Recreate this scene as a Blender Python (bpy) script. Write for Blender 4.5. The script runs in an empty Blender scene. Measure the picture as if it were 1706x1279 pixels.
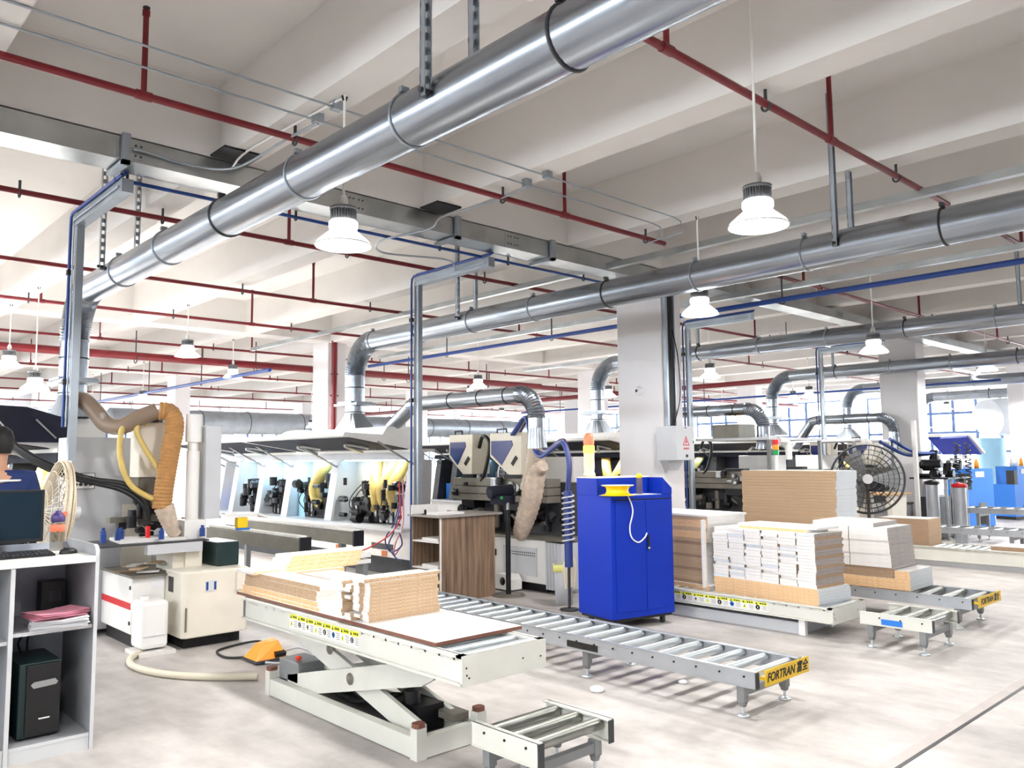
import bpy, math, random
from math import sin, cos, pi, radians, atan2, sqrt
from mathutils import Vector, Matrix
random.seed(7)
SC = bpy.context.scene
COL = SC.collection
V = Vector

# ------------------------------------------------------------------ helpers
class MB:
    def __init__(s):
        s.v = []; s.f = []; s.m = []; s.s = []
    def add(s, vs, fs, m=0, smooth=False):
        o = len(s.v)
        s.v += [tuple(p) for p in vs]
        for k, f in enumerate(fs):
            s.f.append([i + o for i in f])
            s.m.append(m[k] if isinstance(m, (list, tuple)) else m)
            s.s.append(smooth)
        return s
    def box(s, x0, y0, z0, x1, y1, z1, m=0):
        # m: one index or six (-x,+x,-y,+y,-z,+z)
        x0, x1 = sorted((x0, x1)); y0, y1 = sorted((y0, y1)); z0, z1 = sorted((z0, z1))
        vs = [(x0,y0,z0),(x1,y0,z0),(x1,y1,z0),(x0,y1,z0),(x0,y0,z1),(x1,y0,z1),(x1,y1,z1),(x0,y1,z1)]
        fs = [(0,4,7,3),(1,2,6,5),(0,1,5,4),(3,7,6,2),(0,3,2,1),(4,5,6,7)]
        return s.add(vs, fs, m)
    def obox(s, c, size, rz=0, ry=0, rx=0, m=0):
        R = Matrix.Rotation(rz,3,'Z') @ Matrix.Rotation(ry,3,'Y') @ Matrix.Rotation(rx,3,'X')
        hx,hy,hz = (k/2 for k in size)
        vs = [V(c) + R @ V(p) for p in [(-hx,-hy,-hz),(hx,-hy,-hz),(hx,hy,-hz),(-hx,hy,-hz),(-hx,-hy,hz),(hx,-hy,hz),(hx,hy,hz),(-hx,hy,hz)]]
        return s.add(vs, [(0,4,7,3),(1,2,6,5),(0,1,5,4),(3,7,6,2),(0,3,2,1),(4,5,6,7)], m)
    def bar(s, p, q, w, h, m=0):
        p, q = V(p), V(q); d = (q-p).normalized()
        up = V((0,0,1)) if abs(d.z) < .99 else V((0,1,0))
        a = d.cross(up).normalized()*(w/2); b = a.cross(d).normalized()*(h/2)
        vs = [p-a-b,p+a-b,p+a+b,p-a+b,q-a-b,q+a-b,q+a+b,q-a+b]
        return s.add(vs, [(0,3,2,1),(4,5,6,7),(0,1,5,4),(1,2,6,5),(2,3,7,6),(3,0,4,7)], m)
    def cyl(s, p, q, r, r2=None, n=14, m=0, caps=True, smooth=True):
        p, q = V(p), V(q); d = (q-p).normalized(); r2 = r if r2 is None else r2
        a = d.orthogonal().normalized(); b = d.cross(a)
        vs = []
        for c, rr in ((p,r),(q,r2)):
            for k in range(n):
                t = 2*pi*k/n; vs.append(c + a*(rr*cos(t)) + b*(rr*sin(t)))
        s.add(vs, [(k,(k+1)%n,n+(k+1)%n,n+k) for k in range(n)], m, smooth)
        if caps:
            s.add(vs[:n], [tuple(range(n-1,-1,-1))], m); s.add(vs[n:], [tuple(range(n))], m)
        return s
    def tube(s, path, r, n=8, m=0, caps=True, rad=None):
        P = [V(p) for p in path]; L = len(P); vs = []; a = None
        for i in range(L):
            d = (P[min(i+1,L-1)] - P[max(i-1,0)]).normalized()
            if a is None: a = d.orthogonal().normalized()
            else: a = (a - d*a.dot(d)).normalized()
            b = d.cross(a); rr = r if rad is None else rad[i]
            for k in range(n):
                t = 2*pi*k/n; vs.append(P[i] + a*(rr*cos(t)) + b*(rr*sin(t)))
        fs = [(i*n+k, i*n+(k+1)%n, (i+1)*n+(k+1)%n, (i+1)*n+k) for i in range(L-1) for k in range(n)]
        s.add(vs, fs, m, True)
        if caps:
            s.add(vs[:n], [tuple(range(n-1,-1,-1))], m); s.add(vs[-n:], [tuple(range(n))], m)
        return s
    def lathe(s, prof, c, n=24, m=0, axis='Z', smooth=True):
        # prof: (radius, height) pairs along the axis
        L = len(prof); vs = []
        for r, h in prof:
            for k in range(n):
                t = 2*pi*k/n; p = (r*cos(t), r*sin(t), h)
                if axis == 'Y': p = (p[0], p[2], -p[1])
                if axis == 'X': p = (p[2], p[0], p[1])
                vs.append(V(c)+V(p))
        fs = [(i*n+k, i*n+(k+1)%n, (i+1)*n+(k+1)%n, (i+1)*n+k) for i in range(L-1) for k in range(n)]
        return s.add(vs, fs, m, smooth)
    def prism(s, poly, ax, lo, hi, m=0):
        # poly in the two other axes: ax 'X' -> (y,z), 'Y' -> (x,z), 'Z' -> (x,y)
        def pt(a, b, h):
            return {'X': (h,a,b), 'Y': (a,h,b), 'Z': (a,b,h)}[ax]
        n = len(poly)
        vs = [pt(a,b,lo) for a,b in poly] + [pt(a,b,hi) for a,b in poly]
        fs = [tuple(range(n-1,-1,-1)), tuple(range(n,2*n))] + [(k,(k+1)%n,n+(k+1)%n,n+k) for k in range(n)]
        return s.add(vs, fs, m)
    def torus(s, c, R, r, axis='Y', n=28, k=6, m=0):
        pts = []
        for i in range(n+1):
            t = 2*pi*i/n; a, b = R*cos(t), R*sin(t)
            pts.append({'Y': (a,0,b), 'X': (0,a,b), 'Z': (a,b,0)}[axis])
        return s.tube([V(c)+V(p) for p in pts], r, k, m, caps=False)
    def build(s, name, mats, parent=None, bevel=0, at=None):
        if not isinstance(mats, (list, tuple)): mats = [mats]
        me = bpy.data.meshes.new(name)
        root = parent
        while root is not None and root.parent is not None: root = root.parent
        if root is not None and root.type == 'EMPTY':
            M = (Matrix.Translation(root.location) @ root.rotation_euler.to_matrix().to_4x4()).inverted()
            vs = [M @ V(p) for p in s.v]
        elif root is not None:
            M = Matrix.Translation(root.location).inverted(); vs = [M @ V(p) for p in s.v]
        elif at is not None: vs = [V(p)-V(at) for p in s.v]
        else: vs = [V(p) for p in s.v]
        me.from_pydata([tuple(p) for p in vs], [], s.f)
        for mt in mats: me.materials.append(mt)
        for p, mi, sm in zip(me.polygons, s.m, s.s):
            p.material_index = mi; p.use_smooth = sm
        me.update()
        o = bpy.data.objects.new(name, me); COL.objects.link(o)
        if parent is not None: o.parent = parent
        elif at is not None: o.location = at
        if bevel:
            b = o.modifiers.new('bevel', 'BEVEL'); b.width = bevel; b.segments = 2; b.limit_method = 'ANGLE'
        return o

def tag(o, label=None, cat=None, group=None, kind=None):
    if label: o['label'] = label
    if cat: o['category'] = cat
    if group: o['group'] = group
    if kind: o['kind'] = kind
    return o
def thing(name, label, cat, loc=(0,0,0), rz=0, group=None):
    o = bpy.data.objects.new(name, None); COL.objects.link(o)
    o.location = loc; o.rotation_euler = (0,0,rz); o.empty_display_size = .1
    return tag(o, label, cat, group)
def struct(o): return tag(o, kind='structure')
def kids(o): return [c for c in bpy.data.objects if c.parent == o]
def copy_tree(o, parent=None):
    c = o.copy(); COL.objects.link(c)
    if parent is not None: c.parent = parent
    for ch in kids(o): copy_tree(ch, c)
    return c
def dup(o, dx=0, dy=0, dz=0, label=None, group=None):
    c = copy_tree(o); c.location = V(o.location) + V((dx,dy,dz))
    if label: c['label'] = label
    if group: c['group'] = group
    return c
def smooth_path(pts, n=8):
    P = [V(p) for p in pts]; P = [P[0]*2-P[1]] + P + [P[-1]*2-P[-2]]; out = []
    for i in range(1, len(P)-2):
        for k in range(n):
            t = k/n; a,b,c,d = P[i-1],P[i],P[i+1],P[i+2]
            out.append(.5*((2*b)+(c-a)*t+(2*a-5*b+4*c-d)*t*t+(3*b-a-3*c+d)*t**3))
    out.append(P[-2]); return out
def corrug(path, r, dr=.06, n=14, reps=None, mb=None, m=0):
    # a corrugated hose along a dense path
    rad = [r*(1+dr*(1 if i % 2 else -1)) for i in range(len(path))]
    (mb or MB()).tube(path, r, n, m, rad=rad); return mb
def resample(path, step):
    P = [V(p) for p in path]; out = [P[0]]; acc = 0
    for a, b in zip(P, P[1:]):
        L = (b-a).length; t = step-acc
        while t <= L:
            out.append(a+(b-a)*(t/L)); t += step
        acc = (acc+L) % step if L else acc
    return out

# ------------------------------------------------------------------ materials
def srgb(r, g, b):
    f = lambda c: (c/255/12.92 if c/255 <= .04045 else ((c/255+.055)/1.055)**2.4)
    return (f(r), f(g), f(b))
def mat(name, rgb, rough=.5, metal=0, var=.08, scale=6, bump=0, emit=None, es=0, alpha=1, stretch=None, spec=.5):
    m = bpy.data.materials.new(name); m.use_nodes = True
    nt = m.node_tree; N = nt.nodes; L = nt.links; b = N['Principled BSDF']
    c = srgb(*rgb); b.inputs['Roughness'].default_value = rough; b.inputs['Metallic'].default_value = metal
    b.inputs['Specular IOR Level'].default_value = spec
    if var or bump:
        tc = N.new('ShaderNodeTexCoord'); no = N.new('ShaderNodeTexNoise')
        no.inputs['Scale'].default_value = scale; no.inputs['Detail'].default_value = 4
        if stretch:
            mp = N.new('ShaderNodeMapping'); mp.inputs['Scale'].default_value = stretch
            L.new(tc.outputs['Object'], mp.inputs['Vector']); L.new(mp.outputs['Vector'], no.inputs['Vector'])
        else: L.new(tc.outputs['Object'], no.inputs['Vector'])
        rp = N.new('ShaderNodeValToRGB'); e = rp.color_ramp.elements
        e[0].position = .3; e[1].position = .7
        e[0].color = (*[max(0,k*(1-var)) for k in c],1); e[1].color = (*[min(1,k*(1+var)) for k in c],1)
        L.new(no.outputs['Fac'], rp.inputs['Fac']); L.new(rp.outputs['Color'], b.inputs['Base Color'])
        if bump:
            bp = N.new('ShaderNodeBump'); bp.inputs['Strength'].default_value = bump; bp.inputs['Distance'].default_value = .01
            L.new(no.outputs['Fac'], bp.inputs['Height']); L.new(bp.outputs['Normal'], b.inputs['Normal'])
    else: b.inputs['Base Color'].default_value = (*c,1)
    if emit:
        b.inputs['Emission Color'].default_value = (*srgb(*emit),1); b.inputs['Emission Strength'].default_value = es
    return m
def two_tone(name, c1, c2, scale, rough=.6, stretch=None, detail=6, lo=.42, hi=.58, bump=0):
    m = bpy.data.materials.new(name); m.use_nodes = True
    nt = m.node_tree; N = nt.nodes; L = nt.links; b = N['Principled BSDF']; b.inputs['Roughness'].default_value = rough
    tc = N.new('ShaderNodeTexCoord'); mp = N.new('ShaderNodeMapping'); no = N.new('ShaderNodeTexNoise')
    mp.inputs['Scale'].default_value = stretch or (1,1,1); no.inputs['Scale'].default_value = scale; no.inputs['Detail'].default_value = detail
    rp = N.new('ShaderNodeValToRGB'); e = rp.color_ramp.elements; e[0].position = lo; e[1].position = hi
    e[0].color = (*srgb(*c1),1); e[1].color = (*srgb(*c2),1)
    L.new(tc.outputs['Object'], mp.inputs['Vector']); L.new(mp.outputs['Vector'], no.inputs['Vector'])
    L.new(no.outputs['Fac'], rp.inputs['Fac']); L.new(rp.outputs['Color'], b.inputs['Base Color'])
    if bump:
        bp = N.new('ShaderNodeBump'); bp.inputs['Strength'].default_value = bump; bp.inputs['Distance'].default_value = .01
        L.new(no.outputs['Fac'], bp.inputs['Height']); L.new(bp.outputs['Normal'], b.inputs['Normal'])
    return m
def clear(name, rgb, a=.25, rough=.15):
    m = bpy.data.materials.new(name); m.use_nodes = True
    nt = m.node_tree; N = nt.nodes; L = nt.links; b = N['Principled BSDF']; out = N['Material Output']
    b.inputs['Base Color'].default_value = (*srgb(*rgb),1); b.inputs['Roughness'].default_value = rough
    t = N.new('ShaderNodeBsdfTransparent'); x = N.new('ShaderNodeMixShader'); x.inputs[0].default_value = a
    L.new(t.outputs[0], x.inputs[1]); L.new(b.outputs[0], x.inputs[2]); L.new(x.outputs[0], out.inputs['Surface'])
    return m

M = dict(
 plaster = mat('white_plaster', (221,218,215), .9, var=.03, scale=1.5, spec=.1),
 colpaint = mat('column_paint', (226,224,226), .8, var=.02, scale=2, spec=.2),
 galv = mat('galvanised_steel', (158,165,174), .27, 1, var=.14, scale=3, stretch=(3,.5,3)),
 galvtray = mat('galvanised_tray', (178,182,182), .28, .95, var=.2, scale=2.5),
 galvpost = mat('galvanised_post', (160,168,176), .42, .75, var=.10, scale=4),
 steel = mat('bare_steel', (176,178,180), .35, .85, var=.10, scale=9),
 roller = mat('zinc_roller', (214,222,226), .30, .70, var=.05, scale=7),
 roller_dark = mat('worn_roller', (150,152,146), .32, .85, var=.15, scale=9),
 alu = mat('conveyor_rail_grey', (176,180,186), .38, .45, var=.06, scale=6),
 frame_grey = mat('grey_frame_paint', (128,130,132), .5, .1, var=.08, scale=5),
 lift_white = mat('offwhite_machine_paint', (212,212,204), .5, 0, var=.05, scale=4),
 white = mat('white_paint', (232,231,228), .45, 0, var=.03, scale=4),
 mgrey = mat('machine_grey', (196,198,202), .5, 0, var=.04, scale=3),
 dgrey = mat('dark_grey_metal', (62,64,68), .5, .3, var=.2, scale=8),
 black = mat('black_plastic', (18,19,21), .45, 0, var=.1, scale=8),
 soot = mat('oily_black_iron', (34,34,38), .4, .5, var=.35, scale=12),
 olive = mat('olive_grey_metal', (120,116,106), .5, .3, var=.12, scale=7),
 beige = mat('beige_machine_paint', (214,206,188), .5, 0, var=.05, scale=4),
 cream = mat('cream_machine_paint', (228,222,208), .5, 0, var=.05, scale=4),
 red_pipe = mat('red_pipe_paint', (112,14,26), .4, 0, var=.08, scale=5),
 red = mat('red_paint', (205,24,30), .4, 0, var=.04),
 orange = mat('orange_plastic', (250,150,20), .4, 0, var=.06),
 yellow = mat('yellow_plastic', (245,205,20), .4, 0, var=.05),
 lime = mat('yellow_label_ink', (222,226,30), .5, 0, var=.03),
 signy = mat('yellow_sign_sheet', (228,186,20), .45, 0, var=.06, scale=12),
 ink = mat('black_ink', (20,18,16), .6, 0, var=.02),
 redink = mat('red_ink', (214,60,84), .6, 0, var=.02),
 blue = mat('cabinet_blue', (3,48,172), .5, 0, var=.06, scale=3, spec=.25),
 ltblue = mat('bright_blue_paint', (38,120,214), .42, 0, var=.05, scale=3),
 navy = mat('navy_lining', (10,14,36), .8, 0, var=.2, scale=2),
 bluepipe = mat('blue_pipe_paint', (24,62,136), .4, 0, var=.08),
 cyan = mat('pale_blue_paint', (150,196,222), .5, 0, var=.05, scale=3),
 hose_blue = mat('blue_rubber', (52,70,136), .4, 0, var=.1, scale=12),
 hose_yel = mat('yellow_suction_hose', (206,180,104), .45, 0, var=.10, scale=10),
 hose_tan = mat('tan_suction_hose', (176,130,78), .45, 0, var=.12, scale=14),
 hose_brown = mat('smoky_hose', (138,116,98), .5, 0, var=.15, scale=10),
 hose_white = mat('beige_pipe', (214,206,186), .5, 0, var=.06),
 dirty = mat('dusty_white_bag', (196,178,160), .6, 0, var=.22, scale=14, bump=.3),
 laminate = mat('white_laminate', (240,239,236), .35, 0, var=.02, scale=2),
 endwhite = mat('white_edge_band', (226,223,220), .5, 0, var=.04, scale=20),
 greyedge = mat('grey_laminate', (150,140,134), .5, 0, var=.10, scale=9),
 greyface = mat('pale_grey_laminate', (206,211,216), .5, 0, var=.03, scale=5),
 chip = two_tone('particleboard_edge', (164,134,104), (208,180,148), 120, .85, (1,1,2), lo=.35, hi=.65),
 chip_dark = two_tone('dark_particleboard_edge', (134,108,86), (178,150,122), 120, .85, (1,1,2), lo=.35, hi=.65),
 ply = two_tone('orange_wood_edge', (212,166,116), (236,202,160), 40, .8, (1,1,5), lo=.35, hi=.65),
 brownedge = mat('brown_board_edge', (120,76,60), .6, 0, var=.1, scale=20),
 walnut = two_tone('walnut_veneer', (96,76,62), (158,132,108), 5, .45, (7,7,.35), lo=.3, hi=.7),
 timber = two_tone('pallet_timber', (170,128,84), (206,168,120), 10, .8, (1,6,6), lo=.3, hi=.7),
 deskgrey = mat('desk_grey_board', (150,152,156), .5, 0, var=.06, scale=10),
 deskedge = mat('desk_edge', (206,208,210), .5, 0, var=.03, scale=6),
 paper = mat('white_paper', (236,236,240), .8, 0, var=.02), pink = mat('pink_paper', (226,150,170), .8, 0, var=.05),
 skin = mat('skin', (196,148,120), .55, 0, var=.05), hair = mat('black_hair', (18,16,16), .6, 0, var=.2),
 shirt = mat('blue_workwear', (22,44,96), .8, 0, var=.1, scale=14),
 fanwire = mat('cream_fan_wire', (206,192,168), .5, .2, var=.05),
 teal = mat('dark_green_plastic', (20,46,46), .35, 0, var=.1),
 screen = mat('dark_screen', (12,34,48), .15, 0, var=.05),
 lamp_glow = mat('lamp_diffuser', (255,255,255), .4, var=0, emit=(255,252,246), es=4),
 lamp_ring = mat('lamp_frosted_ring', (240,240,240), .4, var=0, emit=(255,252,248), es=1.6),
 led = mat('led_strip', (255,255,255), .4, var=0, emit=(180,228,255), es=4),
 beacon = mat('lit_beacon', (255,180,60), .4, var=0, emit=(255,150,30), es=5),
 beacon_red = mat('red_beacon_cap', (255,120,90), .4, var=.02, emit=(255,70,40), es=.5),
 greenl = mat('green_lens', (20,150,80), .3, var=.02),
 plasticwrap = clear('clouded_plastic', (236,226,206), .82, .35),
 shade = clear('frosted_shade', (196,199,204), .8, .3), sink = mat('lamp_heat_sink', (120,122,126), .5, .4, var=.05),
 tank = mat('white_poly_tank', (236,236,234), .4, 0, var=.02, scale=3),
 glass = clear('window_glass', (230,240,245), .06, .02),
 clearhose = clear('clear_hose', (206,190,170), .7, .25), smokehose = clear('smoky_hose_wall', (140,120,102), .9, .35), head_blue = mat('head_window_blue', (14,36,104), .3, 0, var=.15, scale=5),
 bottle = clear('clear_bottle', (120,110,90), .45, .1),
 coral = mat('coral_plastic', (240,120,90), .4, 0, var=.02), purple = mat('purple_plastic', (70,52,110), .4, 0, var=.03),
)
# concrete floor: broad mottling, fine streaks, dusty stains
def concrete():
    m = bpy.data.materials.new('polished_concrete'); m.use_nodes = True
    nt = m.node_tree; N = nt.nodes; L = nt.links; b = N['Principled BSDF']
    tc = N.new('ShaderNodeTexCoord')
    n1 = N.new('ShaderNodeTexNoise'); n1.inputs['Scale'].default_value = .9; n1.inputs['Detail'].default_value = 8; n1.inputs['Roughness'].default_value = .68
    n2 = N.new('ShaderNodeTexNoise'); n2.inputs['Scale'].default_value = 5; n2.inputs['Detail'].default_value = 6
    mp = N.new('ShaderNodeMapping'); mp.inputs['Scale'].default_value = (1.6,.5,1); mp.inputs['Rotation'].default_value = (0,0,.6)
    L.new(tc.outputs['Object'], n1.inputs['Vector']); L.new(tc.outputs['Object'], mp.inputs['Vector']); L.new(mp.outputs['Vector'], n2.inputs['Vector'])
    r1 = N.new('ShaderNodeValToRGB'); e = r1.color_ramp.elements; e[0].position = .3; e[1].position = .66
    e[0].color = (*srgb(156,151,148),1); e[1].color = (*srgb(206,201,197),1)
    r2 = N.new('ShaderNodeValToRGB'); e = r2.color_ramp.elements; e[0].position = .3; e[1].position = .62
    e[0].color = (.74,.73,.72,1); e[1].color = (1,1,1,1)
    mx = N.new('ShaderNodeMix'); mx.data_type = 'RGBA'; mx.blend_type = 'MULTIPLY'; mx.inputs['Factor'].default_value = .8
    L.new(n1.outputs['Fac'], r1.inputs['Fac']); L.new(n2.outputs['Fac'], r2.inputs['Fac'])
    L.new(r1.outputs['Color'], mx.inputs['A']); L.new(r2.outputs['Color'], mx.inputs['B']); L.new(mx.outputs['Result'], b.inputs['Base Color'])
    rr = N.new('ShaderNodeMapRange'); rr.inputs['To Min'].default_value = .34; rr.inputs['To Max'].default_value = .62
    L.new(n2.outputs['Fac'], rr.inputs['Value']); L.new(rr.outputs['Result'], b.inputs['Roughness'])
    b.inputs['Specular IOR Level'].default_value = .35
    return m
M['floor'] = concrete()

# ------------------------------------------------------------------ camera
FP = 1357.28; YAW, PIT, ROL = (radians(k) for k in (42.8835, 5.2422, -.5279)); EYE = V((0,0,1.6))
fw = V((sin(YAW)*cos(PIT), cos(YAW)*cos(PIT), sin(PIT))); r0 = V((cos(YAW), -sin(YAW), 0)); u0 = r0.cross(fw)
rt = r0*cos(ROL)+u0*sin(ROL); up = u0*cos(ROL)-r0*sin(ROL)
cd = bpy.data.cameras.new('camera'); cam = bpy.data.objects.new('camera', cd); COL.objects.link(cam)
cd.sensor_fit = 'HORIZONTAL'; cd.sensor_width = 36; cd.lens = FP/1706*36; cd.clip_end = 200; cd.clip_start = .05
cam.matrix_world = Matrix(((rt.x,up.x,-fw.x,EYE.x),(rt.y,up.y,-fw.y,EYE.y),(rt.z,up.z,-fw.z,EYE.z),(0,0,0,1)))
SC.camera = cam

# ------------------------------------------------------------------ the setting
X0, X1, Y0, Y1 = -8.2, 34.2, -10.2, 40.6
ZS, ZB = 4.725, 4.1
struct(MB().box(X0-.3,Y0-.3,-.12,X1+.3,Y1+.3,0).build('floor', M['floor']))
struct(MB().box(X0-.3,Y0-.3,ZS,X1+.3,Y1+.3,ZS+.15).build('ceiling', M['plaster']))
# joints sawn into the slab
struct(MB().box(X0,1.842,.0005,X1,1.862,.002,0).box(X0,1.864,.0005,X1,1.93,.0016,1).build('trim_1', [M['soot'], mat('worn_joint_band', (178,170,166), .6, var=.08)]))
CX = [-7.6, .74, 8.98, 17.54, 25.94]; CY = [-9.6, -1.7, 6.9, 15.5, 24.0, 32.4]
nb = 0
for cy in CY:
    struct(MB().box(X0,cy-.45,ZB,X1,cy+.05,ZS).build('ceiling_girder', M['plaster']))
for i, cx in enumerate(CX):
    struct(MB().box(cx-.2,Y0,ZB-.03,cx+.24,Y1,ZS).build('ceiling_beam', M['plaster']))
    for k in (1,2,3):
        x = cx + 2.1*k
        if x < X1: struct(MB().box(x-.14,Y0,ZB+.001,x+.14,Y1,ZS).build('ceiling_beam', M['plaster']))
for cx in CX[2:]:
    for cy in CY[2:]:
        wx = .44; wy = .76
        if cy > 7 and cx < 10: wy = .64
        struct(MB().box(cx-.23,cy-.4,0,cx-.23+wx,cy-.4+wy,ZB).build('column', M['colpaint'], bevel=.015))
# outer walls with bands of windows
def wall(name, ax, pos, lo, hi, piers, sill=.95, head=3.98, t=.3):
    mb = MB()
    def bx(a0, a1, z0, z1):
        if ax == 'X': mb.box(pos,a0,z0,pos+t,a1,z1)
        else: mb.box(a0,pos,z0,a1,pos+t,z1)
    bx(lo,hi,0,sill); bx(lo,hi,head,ZS)
    for a, b in piers: bx(a,b,sill,head)
    struct(mb.build(name, M['colpaint']))
wn = 0
def window(ax, pos, a0, a1, z0, z1, nx, nz):
    global wn; wn += 1
    loc = (pos,(a0+a1)/2,z0) if ax == 'X' else ((a0+a1)/2,pos,z0)
    w = thing('window_%d' % wn, None, None, loc); struct(w)
    fr = MB(); gl = MB()
    def bx(m, p0, p1, za, zb, d):
        if ax == 'X': m.box(pos-d,p0,za,pos+d,p1,zb)
        else: m.box(p0,pos-d,za,p1,pos+d,zb)
    for k in range(nx+1):
        p = a0+(a1-a0)*k/nx; bx(fr, p-.055, p+.055, z0, z1, .04)
    for k in range(nz+1):
        z = z0+(z1-z0)*k/nz; bx(fr, a0, a1, z-.05, z+.05, .039)
    bx(gl, a0, a1, z0, z1, .004)
    fr.build('window_frame', mat('blue_grey_window_frame', (84,106,150), .6, 0, var=.05) if wn == 1 else bpy.data.materials['blue_grey_window_frame'], w)
    gl.build('pane', M['glass'], w)
def bays(lo, hi, cs, half):
    pts = []; cur = lo
    for c in cs:
        if c-half > cur+.5: pts.append((cur, c-half))
        cur = c+half
    if hi > cur+.5: pts.append((cur, hi))
    return pts
for nm, ax, pos, lo, hi, cs in (('wall_east','X',X1,Y0,Y1,CY),('wall_west','X',X0-.3,Y0,Y1,CY),('wall_north','Y',Y1,X0,X1,CX),('wall_south','Y',Y0-.3,X0,X1,CX)):
    bb = bays(lo, hi, cs, .55); prs = []; cur = lo
    for a, b in bb:
        if a > cur: prs.append((cur,a))
        cur = b
    if hi > cur: prs.append((cur,hi))
    if nm == 'wall_south': bb = []; prs = [(lo,hi)]  # unseen south wall closed to keep the near end darker
    sl = 2.75 if nm == 'wall_west' else .95  # unseen west windows: sill height chosen for the daylight they let in
    wall(nm, ax, pos, lo, hi, prs, sill=sl)
    for a, b in bb: window(ax, pos+.15, a, b, sl, 3.98, 9, 1 if sl > 2 else 4)
# ------------------------------------------------------------------ dust extraction ducts
DZ = 3.4
ORD = ['first','second','third','fourth','fifth','sixth']
def duct(i, x, yd, r, ylo, label, ydrop=True, boot=True):
    t = thing('dust_duct', label, 'duct', (x,yd,2.08), group='overhead dust ducts')
    R = .5
    MB().cyl((x,ylo,DZ),(x,yd-R,DZ),r,n=28).build('pipe', M['galv'], t)
    y = 2.28 + 1.155*round((ylo+.4-2.28)/1.155)
    k = 0
    while y < yd-R+.05:
        if y > -1.5:
            mb = MB(); mb.torus((x,y,DZ), r+.002, .009, 'Y', 28, 6); mb.obox((x-.05,y,DZ+r+.015),(.05,.03,.03))
            mb.build('clamp_ring', M['dgrey'] if k % 3 == 1 else M['galvpost'], t)
        y += 1.155; k += 1
    arc = [(x, yd-R+R*sin(a*pi/2/48), DZ-R+R*cos(a*pi/2/48)) for a in range(49)]
    mb = MB(); corrug(arc, r+.004, .055, 20, mb=mb); mb.s = [False]*len(mb.s); mb.build('corrugated_elbow', M['galv'], t)
    if not ydrop: return t
    MB().cyl((x,yd,DZ-R),(x,yd,2.5),r,n=24).cyl((x,yd,2.44),(x,yd,2.3),r*.97,n=24).build('drop_pipe', M['galv'], t)
    mb = MB()
    for z in (2.72,2.34): mb.torus((x,yd,z), r+.002, .008, 'Z', 24, 6)
    mb.build('clamp_ring', M['dgrey'], t)
    MB().box(x-.17,yd-.32,2.44,x+.17,yd+.34,2.475).box(x-.19,yd-.2,2.475,x+.19,yd+.2,2.5).build('blast_gate', M['galvpost'], t)
    n = 24; vs = []; hw, hl = .2, .3
    for k2 in range(n):
        a = 2*pi*k2/n; vs.append((x+r*cos(a), yd+r*sin(a), 2.32))
    for k2 in range(n):
        a = 2*pi*k2/n; c, s_ = cos(a), sin(a); q = 1/max(abs(c)/hw, abs(s_)/hl); vs.append((x+c*q, yd+s_*q, 2.08))
    cone = MB().add(vs, [(k2,(k2+1)%n,n+(k2+1)%n,n+k2) for k2 in range(n)])
    cone.build('square_transition', M['galvpost'], t)
    return t
DX = [2.475, 6.81, 11.94, 17.04, 21.9, 26.9]
DY = [9.6, 10.93, 10.43, 9.6, 10.1, 10.1]
DL = ['fat spiral dust duct crossing the top of the picture from the left machine',
 'dust duct running over the cyan-lit edge machine, second from the front',
 'dust duct passing just behind the big square column with the electrical box',
 'dust duct curving down in front of the tall windows, fourth from the front',
 'dust duct disappearing behind the far right column, fifth from the front',
 'farthest dust duct, near the window wall at the right edge']
DUCT = [duct(i, DX[i], DY[i], (.14,.15,.13,.13,.13,.14)[i], -3.2 if i < 2 else -1, DL[i]) for i in range(6)]

def hanger(x, y, ztop, zbot, label, grp, name='slotted_hanger', side=1):
    t = thing(name, label, 'hanger', (x,y,zbot), group=grp)
    mb = MB(); w = .045
    mb.box(x-w/2,y-.02,zbot,x-w/2+.006,y+.02,ztop).box(x+w/2-.006,y-.02,zbot,x+w/2,y+.02,ztop)
    n = int((ztop-zbot)/.075); st = (ztop-zbot)/n
    for k in range(n): mb.box(x-w/2,y+.012,zbot+k*st,x+w/2,y+.02,zbot+k*st+st*.52)
    mb.build('slotted_channel', M['galvpost'], t)
    MB().cyl((x-.04,y,zbot+.03),(x+.04,y,zbot+.03),.014,n=8).build('bolt', M['dgrey'], t)
HG = []
for i in (0,1):
    for y, nm in ((3.10,'near'),(8.2,'far')):
        for s in (-1,1):
            hanger(DX[i]+s*(.155), y, ZS, DZ-.03 if y < 5 else DZ+.02, 'slotted steel hanger on the %s side of the %s dust duct, %s the camera' % ('left' if s < 0 else 'right', 'first' if i == 0 else 'second', 'nearest' if nm == 'near' else 'farther from'), 'duct hangers')
for i in (2,3,4):
    for y in (3.2,8.2):
        hanger(DX[i]+.16, y, ZS, DZ+.02, 'slim hanger on the %s dust duct, %s end' % (ORD[i], 'window-side' if y < 5 else 'elbow'), 'duct hangers')

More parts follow.
